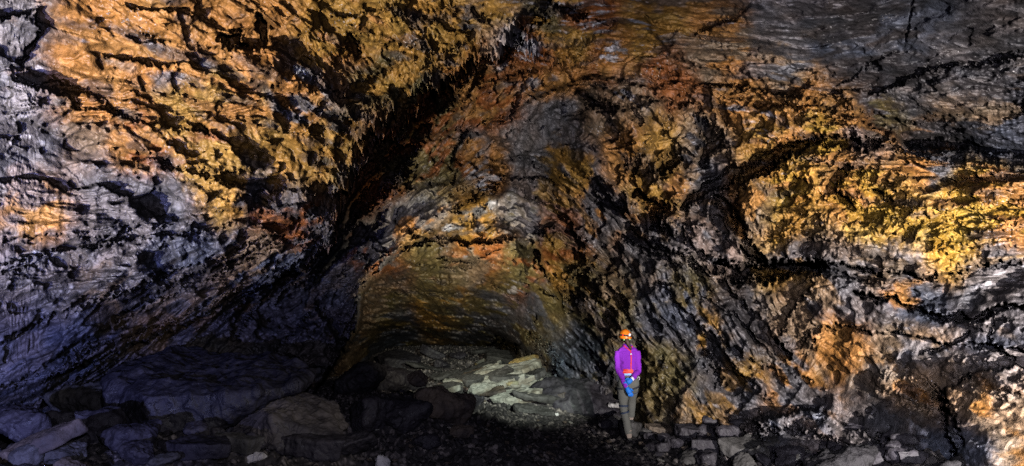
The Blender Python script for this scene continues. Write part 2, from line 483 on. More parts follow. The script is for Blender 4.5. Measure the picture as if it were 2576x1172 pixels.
fw = bil(fab, U, V, uu, vv) if False else shep(pts, vals, uu, vv, e=28, power=3.0)
# colours are looked up through a warped position so that stains have ragged edges
ju = np.clip(np.interp(uu + 1.7 * (wu - uu), U, np.arange(NW)), 0, NW - 1).astype(int)
jv = np.clip(np.interp(vv + 1.7 * (wv_ - vv), V, np.arange(NH)), 0, NH - 1).astype(int)
fc = fw[jv, ju]
rough, bed, drip = fab[..., 7], fab[..., 8], fab[..., 9]
ang = 0.5 * np.arctan2(fab[..., 11], fab[..., 10]) + 0.45 * fbm(base * 0.8, 3, 77)
ca, sa = np.cos(ang), np.sin(ang)

sx = D / F
X0 = (uu - 1287.5) * sx
Z0 = (586 - vv) * sx
pos = np.stack([X0, 0.8 * np.minimum(D, 13) + 0.22 * np.maximum(D - 13, 0), Z0], -1).astype(np.float32)
print("noise")
# bedding: noise drawn out along the bedding direction, then steepened on its upper side
def steep(img, k):
    """shift each point of a relief across the bedding in proportion to its height: one flank turns into a cliff"""
    jj, ii = np.meshgrid(np.arange(NW, dtype=np.float32), np.arange(NH, dtype=np.float32))
    out = img
    for it in range(3):
        x = np.clip(jj - sa * out * k, 0, NW - 1.01)
        y = np.clip(ii + ca * out * k, 0, NH - 1.01)
        x0, y0 = x.astype(np.int32), y.astype(np.int32)
        fx, fy = x - x0, y - y0
        out = (img[y0, x0] * (1 - fx) + img[y0, x0 + 1] * fx) * (1 - fy) + (img[y0 + 1, x0] * (1 - fx) + img[y0 + 1, x0 + 1] * fx) * fy
    return out


b0 = norm(lic(vnoise(pos * 1.15, 2), ca, sa, 18, 8.0))
b1 = norm(lic(vnoise(pos * 2.9 + .15 * 1, 3), ca, sa, 12, 5.0))
b2 = norm(lic(vnoise(pos * 7.5, 4), ca, sa, 9, 3.0))
b3 = norm(lic(vnoise(pos * 19, 5), ca, sa, 8, 1.6))
big = fbm(pos * 0.55, 3, 8)
r1 = fbm(pos * 1.6, 3, 9, ridged=True)
r2 = fbm(pos * 4.2, 3, 10, gain=0.5)
r3 = fbm(pos * 13.0, 4, 12, gain=0.55, ridged=True)
b1s = steep(b1 + .5 * r1 + .35 * r2, 4.5)
b2s = steep(b2 + .6 * r2 + .25 * r3, 2.2)
b0s = steep(b0 + .4 * r1, 9.0)
pw = pos + 0.10 * np.stack([r2, r2 * 0, np.roll(r2, 97, 1)], -1)
cu, cv = np.abs(U - 1287).argmin(), np.abs(V - 586).argmin()


def arc(dd):
    """distances walked along the rock surface, sideways and upwards"""
    x, z = (uu - 1287.5) * dd / F, (586 - vv) * dd / F
    a = np.cumsum(np.pad(np.hypot(np.diff(x, axis=1), np.diff(dd, axis=1)), ((0, 0), (1, 0))), axis=1)
    b = np.cumsum(np.pad(np.hypot(np.diff(z, axis=0), np.diff(dd, axis=0)), ((1, 0), (0, 0))), axis=0)
    return a - a[:, cu:cu + 1], b - b[cv:cv + 1]


(sN, tN), (sM, tM) = arc(dn0), arc(dm)
s_arc = np.where(kn > .5, sN, sM) + 0.12 * r2
t_arc = np.where(kn > .5, tN, tM) + 0.12 * np.roll(r2, 97, 1)
c1, k1 = worley(s_arc * 8, t_arc * 6.5, 1)
c2, k2 = worley(s_arc * 17, t_arc * 12, 2)
tn_ = np.clip(np.tan(0.5 * np.arctan2(fab[..., 11], fab[..., 10])), -.9, .9)


def lean(sa_):
    g = np.cumsum(tn_ * np.pad(np.diff(sa_, axis=1), ((0, 0), (1, 0))), axis=1)
    return g - g[:, cu:cu + 1]


tb = t_arc - np.where(kn > .5, lean(sN), lean(sM))
wq = 0.30 * fbm(pos * 1.1, 3, 17)
ca_, ka_ = worley(s_arc * 2.1 + 2 * wq, (tb + wq) * 3.8, 7)
cb_, kb_ = worley((s_arc + .5 * wq) * 4.6, (tb + wq) * 8.5, 8)
rolls = 0.20 * (0.75 - ca_) * (.5 + ka_) + 0.085 * (0.75 - cb_) * (.4 + 1.1 * kb_)
nub1 = np.clip(1 - c1 * 1.7, 0, 1) ** 1.1 * (0.1 + 1.2 * k1)
nub2 = np.clip(1 - c2 * 1.6, 0, 1) ** 1.1 * (0.1 + 1.2 * k2)


def terrace(x, n, w=0.25):
    q = x * n
    f = np.floor(q)
    return (f + smooth(0.5 - w, 0.5 + w, q - f)) / n


dmod = smooth(-.4, .4, fbm(pos * 1.7, 3, 16) + .25 * np.clip(b2, -1, 1))
amod = 0.8 + 0.5 * vnoise(pos * 1.1, 15)
fmod = smooth(24, 13, D)
bed = bed * (.12 + .88 * smooth(19, 13.5, D))
rough = rough * (1 + .5 * smooth(13.5, 19, D))
blocks = terrace(big * 2.0 + r1 * 0.9 + 0.3 * r2, 1.6, 0.08)
h = 0.45 * big + 0.24 * blocks * rough
h = h + rough * (0.14 * r1 + 0.075 * r2 + 0.026 * r3) + .8 * rolls * bed * (.3 + .7 * fmod)
h = h + bed * amod * (0.15 * b0s + 0.4 * (0.105 * b1s + 0.16 * terrace(b1s, 1.0, 0.2)) + 0.036 * b2s * (.15 + .85 * fmod) + 0.016 * b3 * fmod)
drip = drip * (.45 + .55 * smooth(700, 900, uu))
c3, k3 = worley(s_arc * 26 + .8 * r2, t_arc * 17, 9)
nub3 = np.clip(1 - c3 * 1.5, 0, 1) * (.2 + k3)
rt = smooth(1780, 1900, uu)
band = .5 + .5 * np.sin(6.28 * (3.1 * tb + .5 * r2 + .25 * r1))
dr = np.clip(drip - .25, 0, 2) * 1.25
h = h + (1 - rt) * dr * dmod * (0.15 * nub1 + 0.11 * nub2) + rt * dr * ((.45 + .75 * band) * (0.05 * nub1 + 0.10 * nub2 + .06 * nub3) + .06 * band)
lip = np.exp(-np.clip(sn, 0, 400) / 38) * smooth(-4, 8, sn) * smooth(1500, 1280, uu) * smooth(760, 560, vv)
h = h + lip * (0.28 * nub1 + .2 * nub2)
calm = (.6 + .4 * smooth(20, 220, uu)) * (1 - .45 * smooth(640, 800, vv) * smooth(1850, 2100, uu))
h = h * calm
droop = lip * (0.2 * nub1 + .14 * nub2) + drip * dmod * (0.06 * nub1 + 0.04 * nub2)

# carved hollows (+) and ribs (-): points, half width, metres, softness
CUTS = [
    ([(560, 95), (600, 105)], 26, 1.0), ([(655, 60), (668, 95)], 16, .8), ([(890, 110), (905, 140)], 20, .7), ([(310, 75), (345, 85), (420, 105)], 9, .3),
    ([(440, 130), (500, 150)], 12, .4), ([(720, 170), (800, 215), (860, 235)], 14, .6), ([(1000, 285), (960, 330), (900, 350)], 16, .5),
    ([(1395, 0), (1385, 40), (1330, 70), (1300, 110), (1270, 150)], 17, 1.1), ([(1290, 100), (1350, 100)], 14, .6), ([(1420, 10), (1480, 20)], 15, .7), ([(1190, 15), (1215, 45), (1240, 60)], 12, .6),
    ([(1760, 75), (1800, 62), (1850, 30), (1890, 0)], 6, .35), ([(1775, 65), (1790, 72)], 12, .3),
    ([(2060, 225), (2100, 210), (2190, 150), (2260, 100), (2290, 0)], 5, .2), ([(2190, 150), (2200, 165)], 13, .4), ([(2060, 180), (2090, 195)], 4, .2), ([(1990, 230), (2080, 240), (2220, 210), (2400, 160), (2575, 130)], 6, .25),
    ([(0, 165), (50, 175), (100, 80), (105, 45)], 7, .35), ([(0, 345), (60, 355)], 8, .2), ([(30, 200), (120, 215), (230, 235), (330, 300)], 8, .35), ([(330, 230), (480, 300), (520, 340)], 9, .35),
    ([(540, 470), (640, 500), (760, 560)], 9, .3), ([(150, 590), (300, 560)], 6, .2),
    ([(540, 690), (640, 640), (720, 600), (800, 580)], 9, .35), ([(0, 700), (200, 620), (330, 585)], 6, .25),
    ([(290, 800), (470, 700), (620, 655)], 13, .5), ([(0, 860), (150, 800), (300, 720)], 8, .3), ([(0, 970), (200, 880), (330, 800)], 9, .3),
    ([(1180, 340), (1140, 400), (1120, 430)], 16, .6), ([(870, 560), (960, 470), (1010, 400), (1060, 330)], 30, .9), ([(940, 380), (990, 340)], 30, .7),
    ([(1255, 388), (1290, 395), (1370, 420), (1440, 455)], 5, .3), ([(1300, 460), (1250, 470), (1180, 510)], 5, .3),
    ([(1460, 235), (1490, 260), (1540, 275)], 20, .9), ([(1440, 340), (1460, 420), (1500, 480)], 18, .5), ([(1580, 230), (1600, 300)], 18, .5), ([(1530, 300), (1600, 380), (1650, 440)], 14, .5),
    ([(1585, 385), (1600, 410)], 24, .9), ([(1690, 380), (1680, 420)], 26, .9), ([(1610, 480), (1660, 520), (1660, 570)], 18, .9), ([(1760, 300), (1800, 350), (1760, 420)], 20, .7), ([(1810, 250), (1850, 330)], 14, .4),
    ([(1720, 520), (1780, 480), (1860, 430), (1960, 385), (2080, 355), (2200, 350)], 17, .9), ([(1850, 560), (1830, 520), (1800, 500)], 20, .7), ([(1870, 610), (1900, 640), (1960, 660)], 15, .8),
    ([(1560, 590), (1650, 640), (1740, 700), (1800, 720)], 9, .4), ([(1800, 672), (1870, 684), (1960, 668), (2060, 682)], 27, 1.7), ([(2050, 680), (2160, 705), (2300, 700), (2575, 670)], 9, .5),
    ([(2160, 740), (2330, 780), (2450, 800), (2575, 775)], 10, .7), ([(2130, 420), (2100, 480), (2140, 520)], 10, .6), ([(2070, 440), (2180, 425)], 8, .4), ([(2200, 480), (2260, 520)], 10, .5),
    ([(2380, 440), (2520, 450)], 8, .4), ([(2230, 360), (2340, 375)], 10, .5), ([(2290, 345), (2420, 350), (2500, 400)], 13, .6), ([(2400, 320), (2575, 270)], 10, .4),
    ([(1640, 700), (1740, 740), (1860, 800), (1920, 870), (1950, 920)], 8, .4), ([(1760, 895), (1800, 960)], 20, .5), ([(1900, 900), (1960, 930), (2030, 960)], 14, .5), ([(1960, 900), (2040, 830), (2100, 840)], 8, .3),
    ([(2370, 1000), (2400, 1060), (2420, 1110)], 16, .6), ([(2200, 1100), (2260, 1120)], 12, .4), ([(2330, 900), (2400, 860), (2440, 830)], 8, .4), ([(2440, 860), (2560, 920)], 9, .4), ([(2490, 870), (2500, 800)], 7, .3), ([(2150, 870), (2300, 930), (2370, 990)], 7, .25),
    ([(1310, 868), (1260, 862), (1230, 868)], 13, 2.5), ([(1340, 640), (1400, 720), (1410, 780)], 7, .4), ([(1500, 740), (1440, 760), (1400, 700)], 7, .4), ([(1110, 640), (1180, 650), (1250, 640)], 5, .4),
    ([(1230, 720), (1330, 780), (1350, 830)], 7, .4), ([(950, 740), (1050, 730), (1160, 740)], 5, .4), ([(1010, 640), (1080, 610), (1170, 600), (1260, 620)], 6, .4), ([(900, 830), (1100, 840), (1240, 810)], 7, .6),
    ([(1450, 620), (1560, 760), (1600, 900)], 9, .4), ([(480, 880), (560, 790)], 16, .6), ([(640, 760), (600, 860)], 14, .5), ([(860, 860), (800, 760)], 12, .5),
    ([(1180, 160), (1120, 240), (1060, 300)], 22, .7),
    # ribs and slabs standing out
    ([(1540, 205), (1470, 200), (1380, 245), (1310, 300), (1230, 345)], 13, -.35), ([(1600, 560), (1660, 610), (1730, 650), (1790, 690)], 13, -.45), ([(1320, 840), (1350, 870), (1390, 920)], 18, -.7),
    ([(1840, 480), (1900, 440), (2000, 400), (2100, 385)], 8, -.3), ([(1900, 560), (1880, 520), (1870, 500)], 12, -.3), ([(1585, 480), (1590, 520), (1585, 540)], 12, -.35), ([(1670, 540), (1690, 580)], 16, -.3),
    ([(1410, 720), (1413, 760), (1415, 790)], 9, -.5), ([(1830, 700), (1900, 760), (1960, 850), (1990, 900)], 10, -.3), ([(1810, 870), (1850, 920), (1900, 950), (1940, 990)], 12, -.3), ([(2340, 370), (2380, 375)], 18, -.35),
    ([(960, 640), (900, 740), (860, 860), (830, 930)], 26, -.5), ([(1440, 690), (1520, 650)], 20, -.35), ([(1060, 490), (1150, 480), (1240, 440)], 12, -.2), ([(2200, 700), (2330, 760), (2500, 830)], 10, -.2),
    ([(2400, 930), (2575, 980)], 30, -.2), ([(2230, 960), (2340, 1010)], 34, -.2), ([(880, 280), (960, 250), (1000, 300)], 20, -.2), ([(1880, 1060), (2000, 1050), (2150, 1130)], 26, -.4),
]
cut = np.zeros_like(D)
for line, wd, dep in CUTS:
    a = np.array(line)
    wd = wd * 1.15
    m = (uu > a[:, 0].min() - wd * 4) & (uu < a[:, 0].max() + wd * 4) & (vv > a[:, 1].min() - wd * 4) & (vv < a[:, 1].max() + wd * 4)
    rows, cols = np.any(m, 1), np.any(m, 0)
    s = np.ix_(rows, cols)
    d, t = seg_dist(wu2[s] + 3 * r3[s], wv2[s] + 3 * r3[s], line)
    taper = wd * (0.55 + 0.45 * np.sin(np.pi * np.clip(t, 0.08, 0.92))) * (1 + 0.35 * r2[s])
    e = 1 - smooth(0.2, 1.3, d / taper + 0.55 * r3[s] + 0.5 * r2[s] - 0.1)
    if dep > 0:
        g_ = smooth(-.45, .1, vnoise(pos[s] * 2.2, 66))
        e = e * (0.25 + 0.75 * g_ if dep < .7 else 1.15)
    cut[s] += (dep * .75 if 0 < dep < .7 else dep) * e
h = h - cut
# plates of rock standing proud of the wall: outline and metres
PLATES = [
    ([(1225, 352), (1330, 297), (1420, 232), (1500, 190), (1640, 205), (1700, 260), (1600, 420), (1450, 480), (1340, 420)], .25),
    ([(1890, 440), (2080, 360), (2250, 345), (2700, 400), (2700, 660), (2300, 690), (2060, 672), (1960, 652), (1905, 600), (1850, 500)], .5),
    ([(1700, 560), (1880, 600), (1950, 665), (1830, 690), (1740, 640)], .3),
    ([(1790, 205), (2000, 245), (2290, 345), (2200, 352), (1990, 372), (1850, 420), (1810, 330)], .35),
    ([(30, 195), (330, 298), (540, 340), (640, 420), (480, 425), (250, 360), (30, 300)], .28), ([(-50, 60), (105, 40), (95, 90), (40, 170), (-50, 170)], .3),
    ([(300, 10), (450, 20), (620, 95), (560, 130), (440, 110), (310, 70)], .22), ([(600, 110), (700, 120), (830, 210), (900, 300), (800, 280), (700, 215), (560, 170)], .35),
    ([(250, 150), (460, 170), (700, 250), (820, 350), (700, 330), (480, 260), (260, 200)], .25), ([(330, 400), (560, 440), (800, 500), (780, 560), (560, 520), (340, 470)], .25),
    ([(-60, 470), (260, 470), (430, 560), (280, 590), (-60, 620)], .22), ([(-60, 690), (300, 600), (620, 560), (700, 600), (420, 690), (100, 830), (-60, 880)], .25), ([(100, 960), (300, 850), (620, 720), (560, 770), (300, 890)], .3),
    ([(830, 60), (1000, 30), (1180, 90), (1120, 130), (950, 120)], .25), ([(1200, -40), (1375, -40), (1372, 30), (1300, 70), (1240, 50)], .25), ([(1430, 20), (1560, 60), (1470, 110), (1390, 80)], .22),
    ([(1620, 40), (1780, 90), (2060, 200), (2000, 225), (1700, 130)], .15), ([(2080, 240), (2200, 215), (2420, 165), (2700, 140), (2700, 230), (2300, 300), (2150, 270)], .25),
    ([(1130, 545), (1290, 452), (1420, 480), (1510, 570), (1470, 590), (1380, 520), (1280, 500), (1180, 560)], .35),
    ([(1330, 600), (1400, 560), (1500, 640), (1440, 710), (1412, 790), (1385, 700)], .5), ([(1000, 640), (1120, 600), (1290, 620), (1330, 700), (1200, 660), (1050, 670)], .35),
    ([(1500, 215), (1600, 250), (1640, 330), (1600, 400), (1540, 330)], .35), ([(1620, 240), (1760, 260), (1840, 380), (1760, 400), (1680, 340)], .3), ([(1460, 300), (1530, 400), (1580, 520), (1500, 500), (1440, 400)], .3),
    ([(1600, 430), (1680, 420), (1760, 480), (1700, 520), (1640, 500)], .3), ([(1655, 535), (1700, 530), (1700, 590), (1660, 580)], .25),
    ([(2060, 700), (2200, 715), (2400, 790), (2700, 840), (2700, 910), (2300, 850), (2100, 830), (1990, 905), (1950, 850)], .3),
    ([(2385, 990), (2450, 950), (2700, 930), (2700, 1250), (2430, 1250), (2400, 1080)], .4), ([(1900, 1050), (2050, 1030), (2220, 1120), (2230, 1250), (1950, 1250)], .45),
    ([(1640, 700), (1760, 740), (1880, 800), (1980, 920), (1900, 910), (1760, 820)], .25), ([(1200, 220), (1340, 180), (1290, 300), (1180, 340)], .3), ([(930, 420), (1010, 400), (1040, 470), (900, 580)], .4),
    ([(700, 880), (820, 760), (900, 640), (940, 650), (880, 800), (830, 935), (780, 930)], .4), ([(880, 270), (1000, 235), (960, 330), (900, 360)], .3),
]
for poly, dep in PLATES:
    a = np.array(poly)
    m = (uu > a[:, 0].min() - 60) & (uu < a[:, 0].max() + 60) & (vv > a[:, 1].min() - 60) & (vv < a[:, 1].max() + 60)
    s = np.ix_(np.any(m, 1), np.any(m, 0))
    sd = sdist(wu[s] + 8 * r3[s], wv_[s] + 8 * r3[s], poly)
    h[s] = h[s] + 1.7 * dep * smooth(-5, 7, sd) * (0.75 + 0.25 * smooth(0, 60, sd))
h = h * np.clip(D / 9, 0.5, 1.5)
# less relief on the outer skirts the grid cannot resolve
Df = np.clip(D - h, 1.6, 40)
sx = Df / F
Xc = (uu - 1287.5) * sx
Zc = (586 - vv) * sx
co = np.stack([CAM[0] + Xc, CAM[1] + Df * math.cos(PITCH) - Zc * math.sin(PITCH), CAM[2] + Df * math.sin(PITCH) + Zc * math.cos(PITCH)], -1)
co[..., 2] -= droop * np.clip(D / 9, .5, 1.5)

# ------------------------------------------------------------------ mineral stains, with droplet glints and roof shade painted in
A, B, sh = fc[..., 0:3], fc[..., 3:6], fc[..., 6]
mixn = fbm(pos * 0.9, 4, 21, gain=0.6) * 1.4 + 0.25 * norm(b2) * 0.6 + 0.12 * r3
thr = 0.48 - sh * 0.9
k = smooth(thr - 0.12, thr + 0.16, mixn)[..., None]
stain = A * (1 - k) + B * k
# dark crust gathers on the knobs, dust in between
crust = smooth(0.12, 0.55, 0.8 * fbm(pos * 3.1, 5, 31, gain=0.7) + 0.24 * np.clip(b2, -1, 2) + 0.16 * np.clip(b1, -1, 2) - 0.02)[..., None]
stain = stain * (1 - 0.62 * crust) + np.array((.05, .045, .048)) * 0.62 * crust
tips = np.clip(drip * (nub1 * 1.3 + nub2 * .6) - 0.55, 0, 1)[..., None]
stain = stain * (1 - 0.6 * tips)
# white efflorescence
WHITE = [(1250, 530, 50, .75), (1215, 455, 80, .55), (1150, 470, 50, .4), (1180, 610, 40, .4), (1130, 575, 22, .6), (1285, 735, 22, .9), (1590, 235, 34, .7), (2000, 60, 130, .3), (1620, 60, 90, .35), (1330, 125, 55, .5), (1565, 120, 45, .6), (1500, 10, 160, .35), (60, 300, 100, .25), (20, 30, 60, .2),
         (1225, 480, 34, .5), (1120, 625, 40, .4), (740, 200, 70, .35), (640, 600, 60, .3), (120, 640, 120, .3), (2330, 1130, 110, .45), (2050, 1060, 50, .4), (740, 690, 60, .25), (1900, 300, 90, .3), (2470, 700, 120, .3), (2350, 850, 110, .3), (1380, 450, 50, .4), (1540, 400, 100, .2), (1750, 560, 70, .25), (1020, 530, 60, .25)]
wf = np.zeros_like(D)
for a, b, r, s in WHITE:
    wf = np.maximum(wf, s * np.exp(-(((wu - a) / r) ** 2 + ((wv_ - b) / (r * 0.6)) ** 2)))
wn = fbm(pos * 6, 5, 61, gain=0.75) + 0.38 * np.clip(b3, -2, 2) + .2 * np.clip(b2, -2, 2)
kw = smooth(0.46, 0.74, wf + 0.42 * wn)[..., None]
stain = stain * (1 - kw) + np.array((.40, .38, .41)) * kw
tone = fbm(pos * 12, 4, 62, gain=0.7)[..., None]
stain = stain * (1 + 0.55 * np.clip(tone, -1, 1)) * (1 + np.array((.10, .0, -.10)) * vnoise(pos * 4, 63)[..., None])
# scattered pale freckles: glints of water droplets painted into the colour
fr = smooth(0.62, 0.8, vnoise(pos * 55, 71) * (0.55 + 0.5 * vnoise(pos * 2.5, 72)))[..., None]
stain = stain * (1 - 0.7 * fr) + np.array((.6, .56, .56)) * 0.7 * fr
stain = np.clip(stain * (1 + 0.25 * r2[..., None]), 0.01, 0.8)

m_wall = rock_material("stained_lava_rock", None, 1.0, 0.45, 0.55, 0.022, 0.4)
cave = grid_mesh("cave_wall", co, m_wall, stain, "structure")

# ------------------------------------------------------------------ floor
gx = np.concatenate([np.arange(-14, -6, .12), np.arange(-6, 6, .022), np.arange(6, 12, .12)])
gy = np.concatenate([np.arange(2, 6, .06), 6 * np.exp(np.arange(0, np.log(36 / 6), .0032))])
gxx, gyy = np.meshgrid(gx, gy)


def floor_z(x, y):
    p = np.stack([x, y, 0 * x], -1)
    z = 0.10 * vnoise(p * 0.6, 81) + 0.0 * x
    z = z + 0.45 * smooth(-1.2, -4.6, x - 0.10 * (y - 8)) * smooth(16, 9, y)          # rubble bank on the left
    z = z + 0.3 * smooth(2.2, 5.0, x) * smooth(13, 8, y)                               # foot of the right wall
    z = z + 0.35 * np.exp(-((x - 0.2 - (y - 14) * .05) / 2.2) ** 2) * smooth(11.5, 14.5, y) * smooth(22, 17, y)
    z = z + 0.9 * smooth(16, 30, y)
    z = z + 0.5 * np.exp(-(((x + 1.6) / 1.1) ** 2 + ((y - 9.6) / 1.5) ** 2))
    return z


gz = floor_z(gxx, gyy)
gp = np.stack([gxx, gyy, 0 * gxx], -1).astype(np.float32)
rub = smooth(1.0, -1.5, gxx - 0.05 * gyy) * 0.8 + smooth(2.4, 3.6, gxx) * .8 + smooth(11, 13, gyy) * .5 + .12
gz = gz + rub * (0.10 * fbm(gp * 1.8, 3, 91, ridged=True) + 0.05 * fbm(gp * 5, 4, 92, ridged=True)) + 0.02 * fbm(gp * 14, 3, 93, gain=.7)
gw, gk = worley(gxx * 9, gyy * 9, 5)
gz = gz + np.clip(.5 - gw, 0, 1) * .10 * (gk > .5)
gw2, gk2 = worley(gxx * 22, gyy * 22, 6)
gz = gz + np.clip(.5 - gw2, 0, 1) * .05 * (gk2 > .3)
gco = np.stack([gxx, gyy, gz], -1)
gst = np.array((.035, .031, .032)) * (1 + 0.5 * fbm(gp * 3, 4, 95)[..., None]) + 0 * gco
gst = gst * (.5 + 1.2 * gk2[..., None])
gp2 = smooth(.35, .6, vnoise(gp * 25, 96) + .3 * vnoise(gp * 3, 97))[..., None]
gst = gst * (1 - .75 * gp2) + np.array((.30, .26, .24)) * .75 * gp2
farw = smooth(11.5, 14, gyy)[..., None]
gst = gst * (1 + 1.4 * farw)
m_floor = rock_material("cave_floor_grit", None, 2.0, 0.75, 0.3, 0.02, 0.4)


def ground_h(x, y):
    return float(gz[int(np.clip(np.searchsorted(gy, y), 0, len(gy) - 1)), int(np.clip(np.searchsorted(gx, x), 0, len(gx) - 1))])


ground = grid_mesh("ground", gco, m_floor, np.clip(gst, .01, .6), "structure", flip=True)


# ------------------------------------------------------------------ loose rocks
def floor_at(u, v):
    """where the ray through image pixel (u, v) meets the floor"""
    a = P(u, v, 1.0)
    dr = np.array(a) - CAM
    for t in np.arange(4, 34, 0.02):
        p = CAM + dr * t
        if p[2] <= ground_h(p[0], p[1]):
            return Vector(p)
    return Vector(CAM + dr * 30)


def link(name, me, mat, parent=None, label=None, cat=None, group=None):
    o = bpy.data.objects.new(name, me)
    COL.objects.link(o)
    if mat is not None:
        me.materials.clear()
        me.materials.append(mat)
    if parent is not None:
        o.parent = parent
    if label:
        o["label"] = label
    if cat:
        o["category"] = cat
        o["kind"] = "thing"
    if group:
        o["group"] = group
    return o


def rock_mesh(points, seed, rough=0.06, cuts=5, soft=3):
    """convex block through the points, split finely and roughened, origin at its bottom centre"""
    bm = bmesh.new()
    for p in points:
        bm.verts.new(p)
    bmesh.ops.convex_hull(bm, input=bm.verts)
    bmesh.ops.delete(bm, geom=[v for v in bm.verts if not v.link_faces], context='VERTS')
    bmesh.ops.triangulate(bm, faces=bm.faces)
    size = max((max(v.co[k] for v in bm.verts) - min(v.co[k] for v in bm.verts)) for k in range(3))
    for it in range(cuts):
        tgt = size * 0.5 ** (it + 1)
        ed = [e for e in bm.edges if e.calc_length() > tgt * 0.8]
        if it == soft:
            bmesh.ops.smooth_vert(bm, verts=bm.verts, factor=0.5, use_axis_x=True, use_axis_y=True, use_axis_z=True)
            bmesh.ops.smooth_vert(bm, verts=bm.verts, factor=0.5, use_axis_x=True, use_axis_y=True, use_axis_z=True)
        if not ed or len(bm.verts) > 22000:
            break
        bmesh.ops.subdivide_edges(bm, edges=ed, cuts=1, use_grid_fill=False)
        bmesh.ops.triangulate(bm, faces=[f for f in bm.faces if len(f.verts) > 3])
    bmesh.ops.smooth_vert(bm, verts=bm.verts, factor=0.5, use_axis_x=True, use_axis_y=True, use_axis_z=True)
    bm.normal_update()
    me = bpy.data.meshes.new("rock")
    co = np.array([v.co for v in bm.verts], np.float32)
    no = np.array([v.normal for v in bm.verts], np.float32)
    q = co / size * 3.0 + seed * 17.3
    dsp = 0.9 * fbm(q * .8, 3, seed, ridged=True) + 0.55 * fbm(q * 2.6, 3, seed + 5, ridged=True) + 0.22 * fbm(q * 8, 3, seed + 9)
    st = np.floor(fbm(q * .9 + 5, 2, seed + 3) * 6) / 6
    dsp = dsp + st * 0.8
    co = co + no * (dsp * rough * size)[:, None]
    c0 = np.array([(co[:, 0].min() + co[:, 0].max()) / 2, (co[:, 1].min() + co[:, 1].max()) / 2, co[:, 2].min()])
    for v, c in zip(bm.verts, co - c0):
        v.co = c
    for f in bm.faces:
        f.smooth = True
    bm.to_mesh(me)
    bm.free()
    return me, Vector([float(x) for x in c0])


def block_points(wd, dp, ht, seed, slab=False, n=14):
    rr = random.Random(seed)
    pts = []
    if slab:
        for k in range(6):
            a = 2 * math.pi * (k + rr.uniform(-.38, .38)) / 6
            r = rr.uniform(.72, 1.2)
            x, y = wd / 2 * r * math.cos(a), dp / 2 * r * math.sin(a)
            pts += [(x, y, ht * rr.uniform(.8, 1.1)), (x * rr.uniform(.85, 1.05), y * rr.uniform(.85, 1.05), 0)]
    else:
        for k in range(n):
            v = Vector((rr.gauss(0, 1), rr.gauss(0, 1), rr.gauss(0, 1))).normalized()
            e = max(abs(v.x), abs(v.y), abs(v.z))
            v = v / e ** 0.6
            pts.append((v.x * wd / 2, v.y * dp / 2, ht / 2 + v.z * ht / 2))
    return pts


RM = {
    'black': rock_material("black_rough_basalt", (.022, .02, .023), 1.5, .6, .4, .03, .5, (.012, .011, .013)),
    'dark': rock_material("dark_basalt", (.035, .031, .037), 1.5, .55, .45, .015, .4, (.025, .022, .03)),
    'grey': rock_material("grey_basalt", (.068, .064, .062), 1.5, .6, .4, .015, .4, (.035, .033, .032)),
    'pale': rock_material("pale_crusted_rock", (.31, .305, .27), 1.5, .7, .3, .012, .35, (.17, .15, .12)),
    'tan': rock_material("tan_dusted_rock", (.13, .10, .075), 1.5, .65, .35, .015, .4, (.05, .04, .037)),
    'white': rock_material("white_mineral_rock", (.6, .58, .57), 3, .7, .3, .008, .25, (.35, .33, .33)),
    'ochre': rock_material("ochre_stained_rock", (.34, .24, .09), 1.5, .65, .35, .012, .3, (.20, .19, .13)),
}

